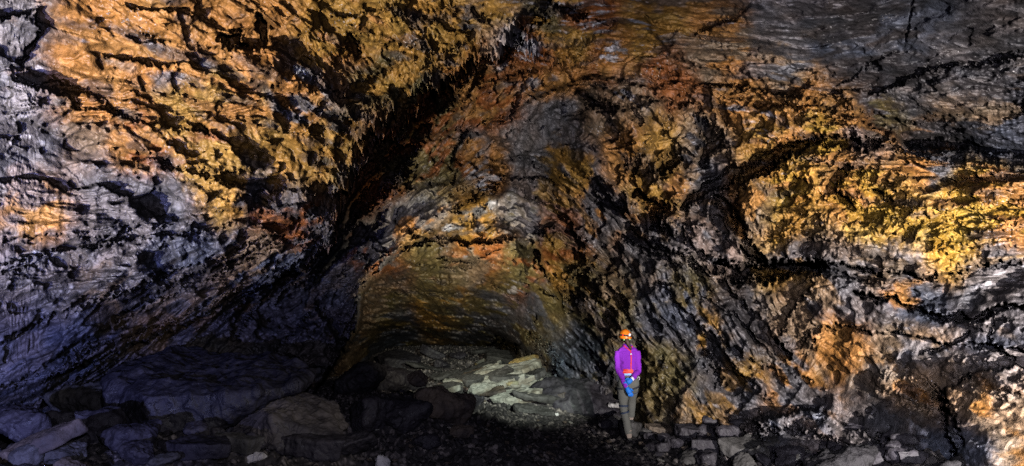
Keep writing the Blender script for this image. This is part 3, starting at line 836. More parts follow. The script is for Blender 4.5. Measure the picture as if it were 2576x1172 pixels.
# (kind, bottom u, bottom v, width, depth, height in metres, tilt x, tilt y, turn, lift, material, slab, label)
ROCKS = [
    # far rock fall
    ('rock_slab', 996, 925, 1.72, 1.40, 0.434, 8, 6, 10, 0, 'dark', 1, 'large dark slab at the far left end of the rock fall'),
    ('rock_slab', 1078, 903, 1.26, 0.90, 0.341, 0, 28, 15, .05, 'dark', 1, 'dark slab tipped down to the right under the low far ceiling'),
    ('rock_slab', 1268, 922, 1.72, 1.20, 0.279, 12, 10, -12, .12, 'grey', 1, 'large grey slab at the top of the slab pile below the black hollow'),
    ('rock_slab', 1212, 944, 1.32, 1.00, 0.186, 22, -18, 8, .05, 'grey', 1, 'smooth dark grey slab leaning left of the bright long slab'),
    ('rock_slab', 1215, 893, 1.03, 0.70, 0.136, 5, -8, 0, .1, 'grey', 1, 'small flat slab at the back of the slab pile'),
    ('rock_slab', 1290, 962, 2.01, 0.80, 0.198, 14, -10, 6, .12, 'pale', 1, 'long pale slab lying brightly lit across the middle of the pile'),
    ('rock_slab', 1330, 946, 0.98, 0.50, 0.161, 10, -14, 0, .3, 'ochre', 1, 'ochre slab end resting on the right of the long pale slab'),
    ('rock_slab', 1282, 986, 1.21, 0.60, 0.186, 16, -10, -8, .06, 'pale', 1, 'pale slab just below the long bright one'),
    ('rock', 1212, 997, 0.62, 0.50, 0.300, 0, 0, 20, 0, 'pale', 0, 'squarish pale grey block at the left foot of the slab pile'),
    ('rock_slab', 1300, 1009, 1.15, 0.55, 0.161, 14, -8, 4, 0, 'pale', 1, 'cream coloured broken slab lowest in the slab pile'),
    ('rock', 1360, 976, 0.70, 0.60, 0.420, 0, 20, 0, 0, 'grey', 0, 'angular grey block at the right end of the slab pile'),
    ('rock_slab', 1408, 948, 1.15, 0.50, 0.186, 4, 14, -5, .12, 'tan', 1, 'tan oblong block at the foot of the diagonal rock rib'),
    ('rock_slab', 1465, 953, 0.75, 0.40, 0.112, 5, 12, 0, .1, 'grey', 1, 'thin slab right of the tan oblong block'),
    ('rock', 1393, 962, 0.22, 0.20, 0.260, 0, 10, 0, 0, 'ochre', 0, 'small upright ochre stone below the tan oblong block'),
    ('rock_slab', 1150, 966, 0.86, 0.40, 0.099, 8, 0, 0, 0, 'pale', 1, 'thin pale slab alone on the floor left of the pile'),
    ('rock', 1170, 975, 0.40, 0.30, 0.140, 0, 0, 10, 0, 'pale', 0, 'little pale stone under the thin pale slab'),
    ('rock', 1140, 949, 0.20, 0.18, 0.130, 0, 0, 0, 0, 'white', 0, 'small white stone near the far slab pile'),
    ('rock', 1112, 951, 0.13, 0.12, 0.080, 0, 0, 0, 0, 'white', 0, 'tiny white pebble left of the small white stone'),
    ('rock_slab', 1240, 975, 1.38, 0.70, 0.124, 18, -20, 10, .1, 'grey', 1, 'dark slab edge slanting out of the middle of the pile'),
    ('rock_slab', 1180, 960, 1.03, 0.70, 0.124, 14, -14, 0, .02, 'grey', 1, 'grey slab lying at the left flank of the pile'),
    ('rock_slab', 1343, 1008, 1.03, 0.70, 0.074, 3, 4, 0, 0, 'grey', 1, 'flat grey slab sunk into the lit gravel'),
    ('rock_slab', 1342, 1042, 0.92, 0.50, 0.081, 4, 6, -10, 0, 'grey', 1, 'low slab with an undercut edge in front of the pile'),
    ('rock', 1399, 1046, 0.09, 0.08, 0.070, 0, 0, 0, 0, 'white', 0, 'single white pebble on the gravel left of the person'),
    ('rock', 1110, 925, 0.60, 0.50, 0.300, 0, 0, 0, 0, 'dark', 0, 'dark stone behind the white pebbles'),
    ('rock', 1150, 905, 0.70, 0.60, 0.300, 0, 0, 0, 0, 'dark', 0, 'rounded dark stone deep under the far ceiling'),
    # ledge behind the person
    ('rock_ledge', 1470, 1035, 2.5, 1.7, .45, 14, 5, -8, -.12, 'dark', 0, 'broad streaked grey rock ledge on the floor left of the person'),
    ('rock_ledge', 1640, 1015, 2.2, 1.3, .45, 10, 6, 0, -.08, 'dark', 0, 'long dark ledge at the wall foot behind the person'),
    ('rock_slab', 1648, 1046, 1.1, .7, .24, 12, -6, 20, -.05, 'dark', 1, 'flat dark slab right of the person at thigh height'),
    # around the feet
    ('rock', 1550, 1076, .32, .3, .22, 0, 0, 10, 0, 'grey', 0, 'grey stone against the left boot of the person'),
    ('rock', 1553, 1062, .26, .25, .24, 0, 12, 0, 0, 'dark', 0, 'dark blocky stone behind the left boot of the person'),
    ('rock', 1548, 1046, .3, .2, .1, 0, 0, 0, .15, 'white', 0, 'small pale stone at knee height left of the person'),
    ('rock', 1525, 1078, .3, .25, .16, 0, 0, 0, 0, 'dark', 0, 'dark stone an arm length left of the boots'),
    ('rock', 1628, 1062, .36, .3, .18, 0, 0, 0, 0, 'grey', 0, 'grey stone right of the raised boot'),
    ('rock_slab', 1668, 1090, .66, .42, .18, 10, 8, 25, -.08, 'tan', 1, 'tan streaked slab on the rubble right of the person'),
    ('rock', 1628, 1098, .24, .2, .12, 0, 0, 0, 0, 'grey', 0, 'fist sized stone right of the standing boot'),
    ('rock_slab', 1745, 1090, .62, .4, .17, 6, 5, 40, -.08, 'dark', 1, 'grey slab beside the tan streaked slab'),
    ('rock_slab', 1890, 1143, .9, .55, .2, 8, 6, 15, -.08, 'grey', 1, 'wide flat topped slab with a chipped tan front edge at lower right'),
    ('rock_slab', 1785, 1138, .5, .36, .16, 4, 4, 30, 0, 'dark', 1, 'dark slab left of the wide flat topped slab'),
    ('rock', 1700, 1128, .3, .26, .14, 0, 0, 0, 0, 'dark', 0, 'dark angular stone below the grey slab'),
    ('rock', 1835, 1108, .4, .3, .2, 0, 0, 0, 0, 'dark', 0, 'dark stone behind the wide flat topped slab'),
    ('rock', 1950, 1112, .5, .4, .26, 0, 0, 0, 0, 'grey', 0, 'grey block against the foot of the right wall'),
    ('rock_slab', 2100, 1190, .95, .7, .42, 6, -8, 20, -.1, 'black', 0, 'big rough dark boulder cut by the bottom edge at right'),
    ('rock', 2000, 1165, .34, .3, .2, 0, 0, 0, 0, 'dark', 0, 'dark stone left of the big rough boulder'),
    ('rock', 2350, 1200, .8, .6, .35, 0, 0, 0, -.15, 'black', 0, 'weathered boulder at the bottom right corner'),
    # dark hump and rubble left of the path
    ('boulder', 985, 985, 1.5, 1.2, .75, 0, 8, 20, -.1, 'dark', 0, 'black rounded boulder left of the lit gravel'),
    ('boulder', 905, 990, 1.2, 1.1, .85, 0, -5, 0, -.1, 'dark', 0, 'tall dark boulder in the shadow of the left wall'),
    ('boulder', 1100, 1050, .95, .8, .45, 0, 12, 0, -.05, 'tan', 0, 'brownish boulder with a pale bloom between the dark ones'),
    ('rock', 1180, 1032, .5, .42, .32, 0, 10, 0, 0, 'dark', 0, 'dark block at the edge of the lit gravel'),
    ('rock', 1046, 996, .4, .4, .26, 0, 0, 0, .15, 'tan', 0, 'brown cube shaped rock on the dark hump'),
    ('boulder', 1020, 1075, .8, .7, .5, 0, 0, 40, -.05, 'dark', 0, 'dark boulder in front of the brownish one'),
    ('boulder', 930, 1080, .85, .7, .55, 0, 0, 70, -.05, 'dark', 0, 'dark boulder between the pale boulder and the hump'),
    ('rock', 1160, 1100, .36, .3, .16, 0, 0, 0, 0, 'tan', 0, 'low brown rock on the dark gravel'),
    ('rock', 1070, 1128, .4, .34, .2, 0, 0, 0, 0, 'dark', 0, 'dark rock near the bottom centre'),
    ('rock', 962, 1180, .17, .16, .28, 0, 10, 0, 0, 'white', 0, 'upright white stone cut by the bottom edge'),
    # bottom left
    ('rock', 225, 1185, .38, .3, .2, 0, 0, 0, 0, 'tan', 0, 'pale lit cobble at the bottom edge under the huge boulder'),
    ('rock_slab', 95, 1150, .8, .35, .12, 10, -24, 10, .05, 'tan', 1, 'pale slanting slab at the lower left corner'),
    ('boulder', 190, 1120, .75, .6, .4, 0, 0, 0, 0, 'dark', 0, 'dark smooth boulder beside the pale slanting slab'),
    ('boulder', 200, 1060, 1.0, .8, .42, 0, -10, 0, 0.05, 'grey', 0, 'greenish grey boulder under the left wall overhang'),
    ('rock', 130, 1172, .42, .36, .2, 0, 0, 0, 0, 'grey', 0, 'grey rounded cobble right of the pale slanting slab'),
    ('rock', 20, 1120, .7, .5, .4, 0, 0, 0, 0, 'dark', 0, 'dark block at the left edge of the floor'),
    ('boulder', 295, 1135, .6, .5, .3, 0, 0, 0, 0, 'dark', 0, 'low dark boulder left of the huge boulder corner'),
    ('rock', 330, 1170, .4, .34, .2, 0, 0, 0, 0, 'dark', 0, 'dark rock in front of the huge boulder'),
    ('rock_slab', 480, 1150, .7, .4, .14, 4, 0, 0, 0, 'dark', 1, 'thin dark slab in front of the huge boulder'),
    ('rock_slab', 590, 1135, .6, .36, .16, 4, 8, 0, 0, 'grey', 1, 'long grey slab under the pale lit boulder'),
    ('rock', 640, 1165, .2, .18, .12, 0, 0, 0, 0, 'white', 0, 'small pinkish white stone near the pale lit boulder'),
    ('rock_slab', 770, 1148, .75, .5, .2, 4, 6, 0, 0, 'dark', 1, 'dark slab below the pale lit boulder'),
    ('boulder', 880, 1150, .6, .5, .3, 0, 0, 0, 0, 'dark', 0, 'small dark boulder right of the pale lit boulder'),
    ('rock', 560, 905, .35, .25, .12, 0, 0, 0, 0.75, 'grey', 0, None),
]
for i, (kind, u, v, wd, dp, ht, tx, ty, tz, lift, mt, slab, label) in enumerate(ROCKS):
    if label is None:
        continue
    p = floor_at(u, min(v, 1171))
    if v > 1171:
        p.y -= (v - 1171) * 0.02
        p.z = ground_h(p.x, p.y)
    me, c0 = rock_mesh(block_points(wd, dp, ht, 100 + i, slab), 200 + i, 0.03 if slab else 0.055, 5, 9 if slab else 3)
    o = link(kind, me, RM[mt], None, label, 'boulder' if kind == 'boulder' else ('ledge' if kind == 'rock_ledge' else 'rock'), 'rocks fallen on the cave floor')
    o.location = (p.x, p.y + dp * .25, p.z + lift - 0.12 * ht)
    o.rotation_euler = (R(tx), R(ty), R(tz))

BIG = [(272, 965, 7.6), (300, 915, 8.3), (480, 888, 9.0), (700, 895, 8.9), (788, 938, 8.2), (750, 968, 7.7), (640, 990, 7.35), (372, 1000, 7.0), (270, 1010, 7.5),
       (382, 1118, 6.95), (500, 1090, 7.1), (640, 1022, 7.4), (300, 1090, 7.9), (700, 1000, 8.8), (480, 1080, 8.8)]
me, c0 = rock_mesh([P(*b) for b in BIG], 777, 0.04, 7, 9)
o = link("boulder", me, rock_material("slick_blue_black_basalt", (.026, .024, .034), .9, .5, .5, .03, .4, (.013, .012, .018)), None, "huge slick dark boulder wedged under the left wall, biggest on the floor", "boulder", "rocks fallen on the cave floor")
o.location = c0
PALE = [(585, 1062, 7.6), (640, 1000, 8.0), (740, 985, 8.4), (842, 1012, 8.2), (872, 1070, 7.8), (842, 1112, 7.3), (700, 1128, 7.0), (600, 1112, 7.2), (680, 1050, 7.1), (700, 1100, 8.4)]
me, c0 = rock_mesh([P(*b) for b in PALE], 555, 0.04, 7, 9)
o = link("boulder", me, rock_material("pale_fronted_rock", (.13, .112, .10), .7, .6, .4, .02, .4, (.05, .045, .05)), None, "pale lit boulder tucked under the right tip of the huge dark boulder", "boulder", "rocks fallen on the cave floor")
o.location = c0

TONE = {'grey': 'grey', 'pale': 'pale', 'tan': 'brownish', 'ochre': 'yellowish', 'dark': 'dark', 'black': 'black', 'white': 'white'}


def pick(x, table):
    for lim, word in table:
        if x < lim:
            return word
    return table[-1][1]


PILE_U = [(1170, 'left tail'), (1225, 'left flank'), (1275, 'left half'), (1325, 'right half'), (1390, 'right flank'), (9999, 'right tail')]
PILE_V = [(940, 'at the back'), (965, 'high up'), (985, 'halfway down'), (9999, 'low at the front')]
SIZE_W = [(.55, 'small'), (.85, 'medium'), (9, 'broad')]

# thin broken slabs between the named ones
rs = random.Random(5)
for k in range(64):
    u = rs.triangular(1060, 1540, 1300)
    v = rs.uniform(912, 1000) + (22 if u > 1350 else 0)
    p = floor_at(u, v)
    sw = rs.uniform(.35, 1.15)
    me, c0 = rock_mesh(block_points(sw, rs.uniform(.3, .7), rs.uniform(.06, .16), 300 + k, True), 400 + k, .03, 4, 9)
    mt = rs.choice(['grey', 'pale', 'grey', 'tan', 'pale', 'pale', 'ochre', 'grey'])
    o = link("rock_slab", me, RM[mt], None, f"{pick(sw, SIZE_W)} thin {TONE[mt]} slab {pick(v, PILE_V)} on the {pick(u, PILE_U)} of the slab pile", "rock", "thin broken slabs of the rock fall")
    o.location = (p.x, p.y, p.z + rs.uniform(0, .16))
    o.rotation_euler = (R(rs.uniform(0, 26)), R(rs.uniform(-26, 14)), R(rs.uniform(-40, 40)))

# rubble at the wall feet
for k in range(100):
    right = k < 70
    u = rs.uniform(1610, 2330) if right else rs.uniform(-20, 920)
    v = rs.uniform(1060 + max(0, (u - 1900) * .1), 1172) if right else rs.uniform(1080, 1172)
    p = floor_at(u, v)
    sz = rs.uniform(.14, .42) * (1 if right else 1.1)
    sl = right and rs.random() < .3
    me, c0 = rock_mesh(block_points(sz, sz * rs.uniform(.6, .9), sz * (rs.uniform(.25, .4) if sl else rs.uniform(.45, .7)), 600 + k, sl), 700 + k, .06, 4, 9 if sl else 2)
    mt = rs.choice(['dark', 'dark', 'dark', 'dark', 'grey'])
    sh_ = ('flat ' if sl else '') + TONE[mt]
    if right:
        lab = f"{pick(sz, [(.24, 'small'), (.34, 'middling'), (9, 'large')])} {sh_} rubble stone {pick(v, [(1100, 'at the wall foot'), (1135, 'midway out'), (9999, 'near the bottom edge')])}, {pick(u, [(1700, 'just right of the person'), (1800, 'an arm span right of the person'), (1900, 'left of the wide slab'), (2000, 'beside the wide slab'), (2150, 'beside the rough boulder'), (9999, 'towards the bottom right corner')])}"
    else:
        lab = f"{pick(sz, [(.24, 'small'), (.34, 'middling'), (9, 'large')])} {sh_} rubble stone {pick(v, [(1125, 'tucked behind'), (9999, 'in front, low,')])} {pick(u, [(150, 'by the slanting slab'), (330, 'left of the huge dark boulder'), (580, 'below the huge dark boulder'), (760, 'below the pale lit boulder'), (9999, 'right of the pale lit boulder')])}"
    o = link("rock", me, RM[mt], None, lab, "rock",
             "rubble at the foot of the right wall" if right else "rubble among the lower left boulders")
    o.location = (p.x, p.y, p.z - .25 * sz * .5)
    o.rotation_euler = (R(rs.uniform(-15, 20)), R(rs.uniform(-20, 20)), rs.uniform(0, 6.28))

# loose stones strewn over the gritty floor
stones = [rock_mesh(block_points(1, .8, .6, 900 + k), 950 + k, .07, 3)[0] for k in range(5)]
smats = [RM['grey'], RM['tan'], RM['dark'], RM['grey'], RM['pale']]
for me, mt in zip(stones, smats):
    me.materials.append(mt)
rs = random.Random(11)
ZONES = [(170, 'small loose stone on the dark gravel left of the person', 900, 1560, 1060, 1170, .03, .08),
         (60, 'small loose stone on the rubble right of the person', 1610, 2050, 1070, 1170, .04, .13),
         (50, 'small stone on the torch lit gravel before the slab pile', 1010, 1450, 945, 1035, .05, .15)]
for cnt, lab, u0, u1, v0, v1, s0, s1 in ZONES:
    for k in range(cnt):
        us, vs_ = rs.uniform(u0, u1), rs.uniform(v0, v1)
        p = floor_at(us, vs_)
        j = rs.randrange(5)
        if j == 4 and rs.random() < .5:
            j = 2
        o = bpy.data.objects.new("stone", stones[j])
        COL.objects.link(o)
        sz = rs.uniform(s0, s1) * (1.4 if rs.random() < .12 else 1)
        o.location = (p.x, p.y, p.z + 0.01)
        o.scale = (sz, sz, sz * rs.uniform(.6, 1.1))
        o.rotation_euler = (rs.uniform(-.3, .3), rs.uniform(-.3, .3), rs.uniform(0, 6.28))
        f3 = (us - u0) / (u1 - u0)
        g3 = (vs_ - v0) / (v1 - v0)
        o["label"] = (['grey', 'brownish', 'dark', 'grey', 'pale'][j] + (' roundish ' if j in (0, 1) else ' angular ') + lab.replace('small loose ', '').replace('small ', '').replace(' before the slab pile', ' by the slabs').replace(' on the', ' at the '
                      + ('far ' if g3 < .33 else 'middle ' if g3 < .67 else 'near ') + ('left' if f3 < .33 else 'centre' if f3 < .67 else 'right') + ' of the', 1))
        o["category"] = "stone"
        o["kind"] = "thing"
        o["group"] = lab.replace("small loose stone", "small loose stones").replace("small stone ", "small stones ")


# ------------------------------------------------------------------ person
def plain(name, col, rough=.7, spec=.3, bump=0.0, bscale=60, col2=None):
    m, nt, b = new_mat(name)
    N, L = nt.nodes, nt.links
    tc = N.new("ShaderNodeTexCoord")
    n = N.new("ShaderNodeTexNoise")
    n.inputs["Scale"].default_value = bscale
    n.inputs["Detail"].default_value = 4
    L.new(tc.outputs["Object"], n.inputs["Vector"])
    mx = N.new("ShaderNodeMix")
    mx.data_type = 'RGBA'
    mx.inputs[6].default_value = (*[c * .88 for c in col], 1)
    mx.inputs[7].default_value = (*(col2 or [min(1, c * 1.12) for c in col]), 1)
    L.new(n.outputs["Fac"], mx.inputs[0])
    L.new(mx.outputs[2], b.inputs["Base Color"])
    b.inputs["Roughness"].default_value = rough
    b.inputs["Specular IOR Level"].default_value = spec
    if bump:
        bp = N.new("ShaderNodeBump")
        bp.inputs["Distance"].default_value = bump
        L.new(n.outputs["Fac"], bp.inputs["Height"])
        L.new(bp.outputs[0], b.inputs["Normal"])
    return m


M_SKIN = plain("skin", (.5, .29, .21), .55)
M_SHIRT = plain("purple_fleece", (.21, .022, .42), .85, .15, .002, 300)
M_TROUS = plain("grey_trouser_cloth", (.115, .115, .105), .85, .15, .002, 200)
M_GLOVE = plain("blue_glove", (.015, .16, .62), .6)
M_BOOT = plain("muddy_brown_boot", (.26, .21, .18), .8, .2, .004, 60)
M_SOLE = plain("dark_sole", (.03, .03, .03), .8)
M_HELM = plain("orange_helmet_shell", (.80, .19, .012), .35, .5)
M_BLK = plain("black_webbing", (.015, .016, .022), .7)
M_NAVY = plain("navy_strap", (.02, .03, .06), .7)
M_RED = plain("red_webbing", (.62, .03, .02), .6)
M_CORAL = plain("coral_belt_pad", (.75, .09, .06), .65)
M_GRN = plain("pale_green_bandana", (.36, .62, .22), .8, .2, .004, 50)
M_HAIR = plain("brown_hair", (.055, .03, .018), .6, .4, .003, 90)
M_WHT = plain("white_fabric", (.75, .76, .78), .6)
M_LBL = plain("light_blue_cloth", (.28, .5, .85), .7)
M_MET = plain("grey_metal", (.5, .5, .52), .3)


def tube_bm(bm, pts, rad, n=20):
    """closed tapered tube through the points; each radius a number or (across, fore-aft)"""
    rings = []
    k = len(pts)
    pts = [Vector(p) for p in pts]
    for i, p in enumerate(pts):
        t = (pts[min(i + 1, k - 1)] - pts[max(i - 1, 0)]).normalized()
        ax = Vector((1, 0, 0)) if abs(t.x) < .9 else Vector((0, 1, 0))
        b = t.cross(ax).normalized()
        a = b.cross(t).normalized()
        r = rad[i] if isinstance(rad[i], tuple) else (rad[i], rad[i])
        rings.append([bm.verts.new(p + a * r[0] * math.cos(2 * math.pi * j / n) + b * r[1] * math.sin(2 * math.pi * j / n)) for j in range(n)])
    for r0, r1 in zip(rings, rings[1:]):
        for j in range(n):
            bm.faces.new((r0[j], r0[(j + 1) % n], r1[(j + 1) % n], r1[j]))
    bm.faces.new(rings[0][::-1])
    bm.faces.new(rings[-1])


def curve(pts, rad, sub=5):
    """smooth centreline and radii"""
    P_, R_ = [], []
    n = len(pts)
    g = lambda a, i: Vector(a[max(0, min(n - 1, i))])
    rr = [Vector((r, r, 0)) if not isinstance(r, tuple) else Vector((r[0], r[1], 0)) for r in rad]
    for i in range(n - 1):
        for s_ in range(sub):
            t = s_ / sub
            o_ = []
            for a in (pts, rr):
                p0, p1, p2, p3 = g(a, i - 1), g(a, i), g(a, i + 1), g(a, i + 2)
                o_.append(.5 * ((2 * p1) + (p2 - p0) * t + (2 * p0 - 5 * p1 + 4 * p2 - p3) * t * t + (3 * p1 - p0 - 3 * p2 + p3) * t ** 3))
            P_.append(o_[0])
            R_.append((max(.003, o_[1].x), max(.003, o_[1].y)))
    P_.append(Vector(pts[-1]))
    R_.append((rr[-1].x, rr[-1].y))
    return P_, R_


def limb(bm, pts, rad, n=20, sub=5):
    a, b = curve(pts, rad, sub)
    tube_bm(bm, a, b, n)


def ball(bm, c, r, seg=20):
    M_ = Matrix.Translation(Vector(c)) @ Matrix.Diagonal((r[0], r[1], r[2], 1))
    bmesh.ops.create_uvsphere(bm, u_segments=seg, v_segments=seg // 2 + 2, radius=1, matrix=M_)


def fuse(name, bm, mat, parent, voxel=0.007, smooth_it=3, wrinkle=0.0, wfreq=(14, 14, 22), seed=1):
    """joins overlapping closed shapes into one continuous skin"""
    bmesh.ops.recalc_face_normals(bm, faces=bm.faces)
    me = bpy.data.meshes.new(name)
    bm.to_mesh(me)
    bm.free()
    o = bpy.data.objects.new("tmp", me)
    COL.objects.link(o)
    rm = o.modifiers.new("r", 'REMESH')
    rm.mode = 'VOXEL'
    rm.voxel_size = voxel
    sm = o.modifiers.new("s", 'SMOOTH')
    sm.iterations = smooth_it
    dg = bpy.context.evaluated_depsgraph_get()
    dg.update()
    me2 = bpy.data.meshes.new_from_object(o.evaluated_get(dg))
    bpy.data.objects.remove(o)
    if wrinkle:
        n = len(me2.vertices)
        co = np.empty(n * 3, np.float32)
        me2.vertices.foreach_get("co", co)
        co = co.reshape(-1, 3)
        no = np.array([v.normal[:] for v in me2.vertices], np.float32)
        wr = fbm(co * np.array(wfreq), 3, seed, ridged=True)
        co = co + no * (wr * wrinkle)[:, None]
        me2.vertices.foreach_set("co", co.reshape(-1))
    me2.polygons.foreach_set("use_smooth", np.ones(len(me2.polygons), bool))
    me2.update()
    me2.name = name
    return link(name, me2, mat, parent)


FOOT = floor_at(1582, 1107)
man = bpy.data.objects.new("person", None)
COL.objects.link(man)
man.location = (FOOT.x, FOOT.y, FOOT.z + 0.02)
man["label"] = "person in purple top and orange helmet standing with back turned, hands clasped behind"
man["category"] = "person"

SHL, ELL, WRL = (-.130, .0, 1.330), (-.142, -.02, 1.075), (-.045, -.165, .80)
SHR, ELR, WRR = (.156, .0, 1.330), (.172, -.03, 1.06), (.045, -.175, .925)
HPL, KNL, ANL = (-.075, .0, .80), (-.068, .03, .46), (-.005, -.01, .09)
HPR, KNR, ANR = (.085, .0, .80), (.088, .14, .58), (.085, .26, .33)


def finger(bm, pts, r):
    limb(bm, pts, [r, r * .95, r * .9, r * .7], 8, 3)


def hand_parts(bm, wrist, out, side, palm_n, curl, fat=1.0):
    """palm, four fingers and a thumb; out = pointing direction, side = towards the thumb, palm_n = out of the palm"""
    w_, o_, s_, n_ = Vector(wrist), Vector(out).normalized(), Vector(side).normalized(), Vector(palm_n).normalized()
    limb(bm, [w_ - o_ * .01, w_ + o_ * .03, w_ + o_ * .075, w_ + o_ * .09], [(.026 * fat), (.036 * fat), (.038 * fat), (.030 * fat)], 12, 3)
    for k_, (off, ln) in enumerate([(.027, .068), (.009, .076), (-.010, .070), (-.028, .055)]):
        b_ = w_ + o_ * .08 + s_ * off
        cv = curl * (1 + .15 * k_)
        p1 = b_ + (o_ + n_ * cv * .3 + s_ * off * 3).normalized() * ln * .45
        p2 = p1 + (o_ + n_ * cv * .9).normalized() * ln * .32
        p3 = p2 + (o_ + n_ * cv * 1.6).normalized() * ln * .25
        finger(bm, [b_ - o_ * .02, p1, p2, p3], .0095 * fat)
    b_ = w_ + o_ * .028 + s_ * .026
    finger(bm, [b_, b_ + (s_ + o_ * .8).normalized() * .03, b_ + (s_ * .8 + o_ * 1.3 + n_ * .4).normalized() * .058, b_ + (s_ * .5 + o_ * 1.5 + n_ * .7).normalized() * .078], .011 * fat)


HL = dict(wrist=(-.04, -.17, .79), out=(.5, -.05, -1), side=(.9, 0, .45), palm_n=(.2, .8, .1), curl=.35)
HR = dict(wrist=(.035, -.18, .92), out=(-1, -.0, -.75), side=(-.5, -.1, .8), palm_n=(.1, .8, -.2), curl=.5)
HC = (-.012, .02, 1.585)

bm = bmesh.new()
limb(bm, [(.012, .01, 1.36), (.008, .012, 1.44), (.0, .018, 1.50), (-.006, .02, 1.55)], [.075, .056, .05, .052])
ball(bm, HC, (.074, .092, .100), 28)
ball(bm, (HC[0] - .012, HC[1] + .045, HC[2] - .06), (.052, .055, .052))
limb(bm, [(HC[0] - .02, HC[1] + .088, HC[2] + .012), (HC[0] - .024, HC[1] + .104, HC[2] - .012), (HC[0] - .026, HC[1] + .112, HC[2] - .03)], [.008, .011, .014], 10, 3)
for s_ in (-1, 1):
    ball(bm, (HC[0] + s_ * .076, HC[1] - .0, HC[2] - .02), (.010, .018, .03), 12)
    ball(bm, (HC[0] - .015 + s_ * .03, HC[1] + .084, HC[2] + .002), (.014, .01, .01), 10)
limb(bm, [(HC[0] - .045, HC[1] + .085, HC[2] - .058), (HC[0] - .02, HC[1] + .097, HC[2] - .060), (HC[0] + .008, HC[1] + .085, HC[2] - .058)], [.007, .010, .007], 8, 3)
limb(bm, [(.01, .0, .84), (.01, .0, .95), (.012, .0, 1.1), (.012, .0, 1.25), (.013, .0, 1.36), (.012, .005, 1.41)], [(.14, .095), (.125, .088), (.125, .09), (.145, .095), (.14, .085), (.07, .06)], 24)
for a, b, c in ((SHL, ELL, WRL), (SHR, ELR, WRR)):
    limb(bm, [a, (Vector(a) + Vector(b)) / 2, b, (Vector(b) + Vector(c)) / 2, c], [.048, .042, .034, .033, .024])
for a, b, c in ((HPL, KNL, ANL), (HPR, KNR, ANR)):
    limb(bm, [a, (Vector(a) + Vector(b)) / 2, b, (Vector(b) + Vector(c)) / 2, c], [.08, .07, .05, .05, .035])
    limb(bm, [Vector(c) + Vector((0, -.03, -.04)), Vector(c) + Vector((0, .05, -.05)), Vector(c) + Vector((0, .14, -.065))], [.03, .035, .028], 12)
hand_parts(bm, **HL)
hand_parts(bm, **HR)
fuse("body", bm, M_SKIN, man, .005, 2)

# purple top
bm = bmesh.new()
limb(bm, [(.010, .012, 1.462), (.010, .01, 1.435), (.011, .004, 1.405), (.012, .0, 1.355), (.013, -.002, 1.27), (.012, -.002, 1.17), (.010, -.004, 1.07), (.010, -.006, 1.0), (.010, -.006, .972)],
     [(.050, .052), (.066, .062), (.112, .080), (.158, .102), (.165, .118), (.148, .116), (.140, .112), (.148, .117), (.150, .118)], 32)
for a, b, c in ((SHL, ELL, WRL), (SHR, ELR, WRR)):
    A_, B_, C_ = Vector(a), Vector(b), Vector(c)
    limb(bm, [A_ + Vector((0, 0, .01)), A_.lerp(B_, .5), B_, B_.lerp(C_, .5), C_], [.060, .054, .045, .044, .034], 18)
shirt = fuse("purple_top", bm, M_SHIRT, man, .006, 2, .013, (8, 10, 17), 3)

# trousers
bm = bmesh.new()
limb(bm, [(.010, -.004, 1.0), (.010, -.008, .95), (.008, -.014, .88), (.006, -.016, .82), (.005, -.01, .76)], [(.138, .105), (.152, .115), (.170, .128), (.168, .128), (.12, .10)], 30)
for s_ in (-1, 1):
    ball(bm, (.008 + s_ * .078, -.055, .85), (.088, .085, .10))
A_, B_, C_ = map(Vector, (HPL, KNL, ANL))
limb(bm, [A_, A_.lerp(B_, .5), B_, B_.lerp(C_, .5), C_ + Vector((0, .0, -.01))], [(.094, .10), .078, .062, .060, .058], 20)
A_, B_, C_ = map(Vector, (HPR, KNR, ANR))
limb(bm, [A_, A_.lerp(B_, .5), B_, B_.lerp(C_, .5), C_ + Vector((0, .0, -.01))], [(.094, .10), .080, .067, .064, .062], 20)
trous = fuse("grey_trousers", bm, M_TROUS, man, .006, 2, .0065, (10, 10, 16), 8)

for H_, nm in ((HL, 'a'), (HR, 'b')):
    bm = bmesh.new()
    H2 = dict(H_)
    hand_parts(bm, **H2, fat=1.16)
    g = fuse("glove", bm, M_GLOVE, man, .0035, 1)
bm = bmesh.new()
limb(bm, [(.060, -.170, .935), (.030, -.181, .918)], [.035, .034], 16, 2)
fuse("cuff", bm, M_WHT, man, .004, 1)

for ank in (ANL, ANR):
    bm = bmesh.new()
    a = Vector(ank)
    limb(bm, [a + Vector((0, -.01, .05)), a + Vector((0, -.012, 0)), a + Vector((0, -.005, -.045))], [.046, .047, .046], 16)
    limb(bm, [a + Vector((0, -.045, -.05)), a + Vector((0, .03, -.045)), a + Vector((0, .12, -.055)), a + Vector((0, .19, -.062))], [(.036, .032), (.043, .04), (.046, .032), (.03, .022)], 16)
    bt = fuse("boot", bm, M_BOOT, man, .005, 2, .002)
    bm = bmesh.new()
    limb(bm, [a + Vector((0, -.075, -.085)), a + Vector((0, -.03, -.085)), a + Vector((0, .05, -.085)), a + Vector((0, .14, -.086)), a + Vector((0, .2, -.085))], [(.03, .012), (.042, .014), (.042, .013), (.05, .013), (.03, .012)], 16)
    fuse("sole", bm, M_SOLE, bt, .005, 1)

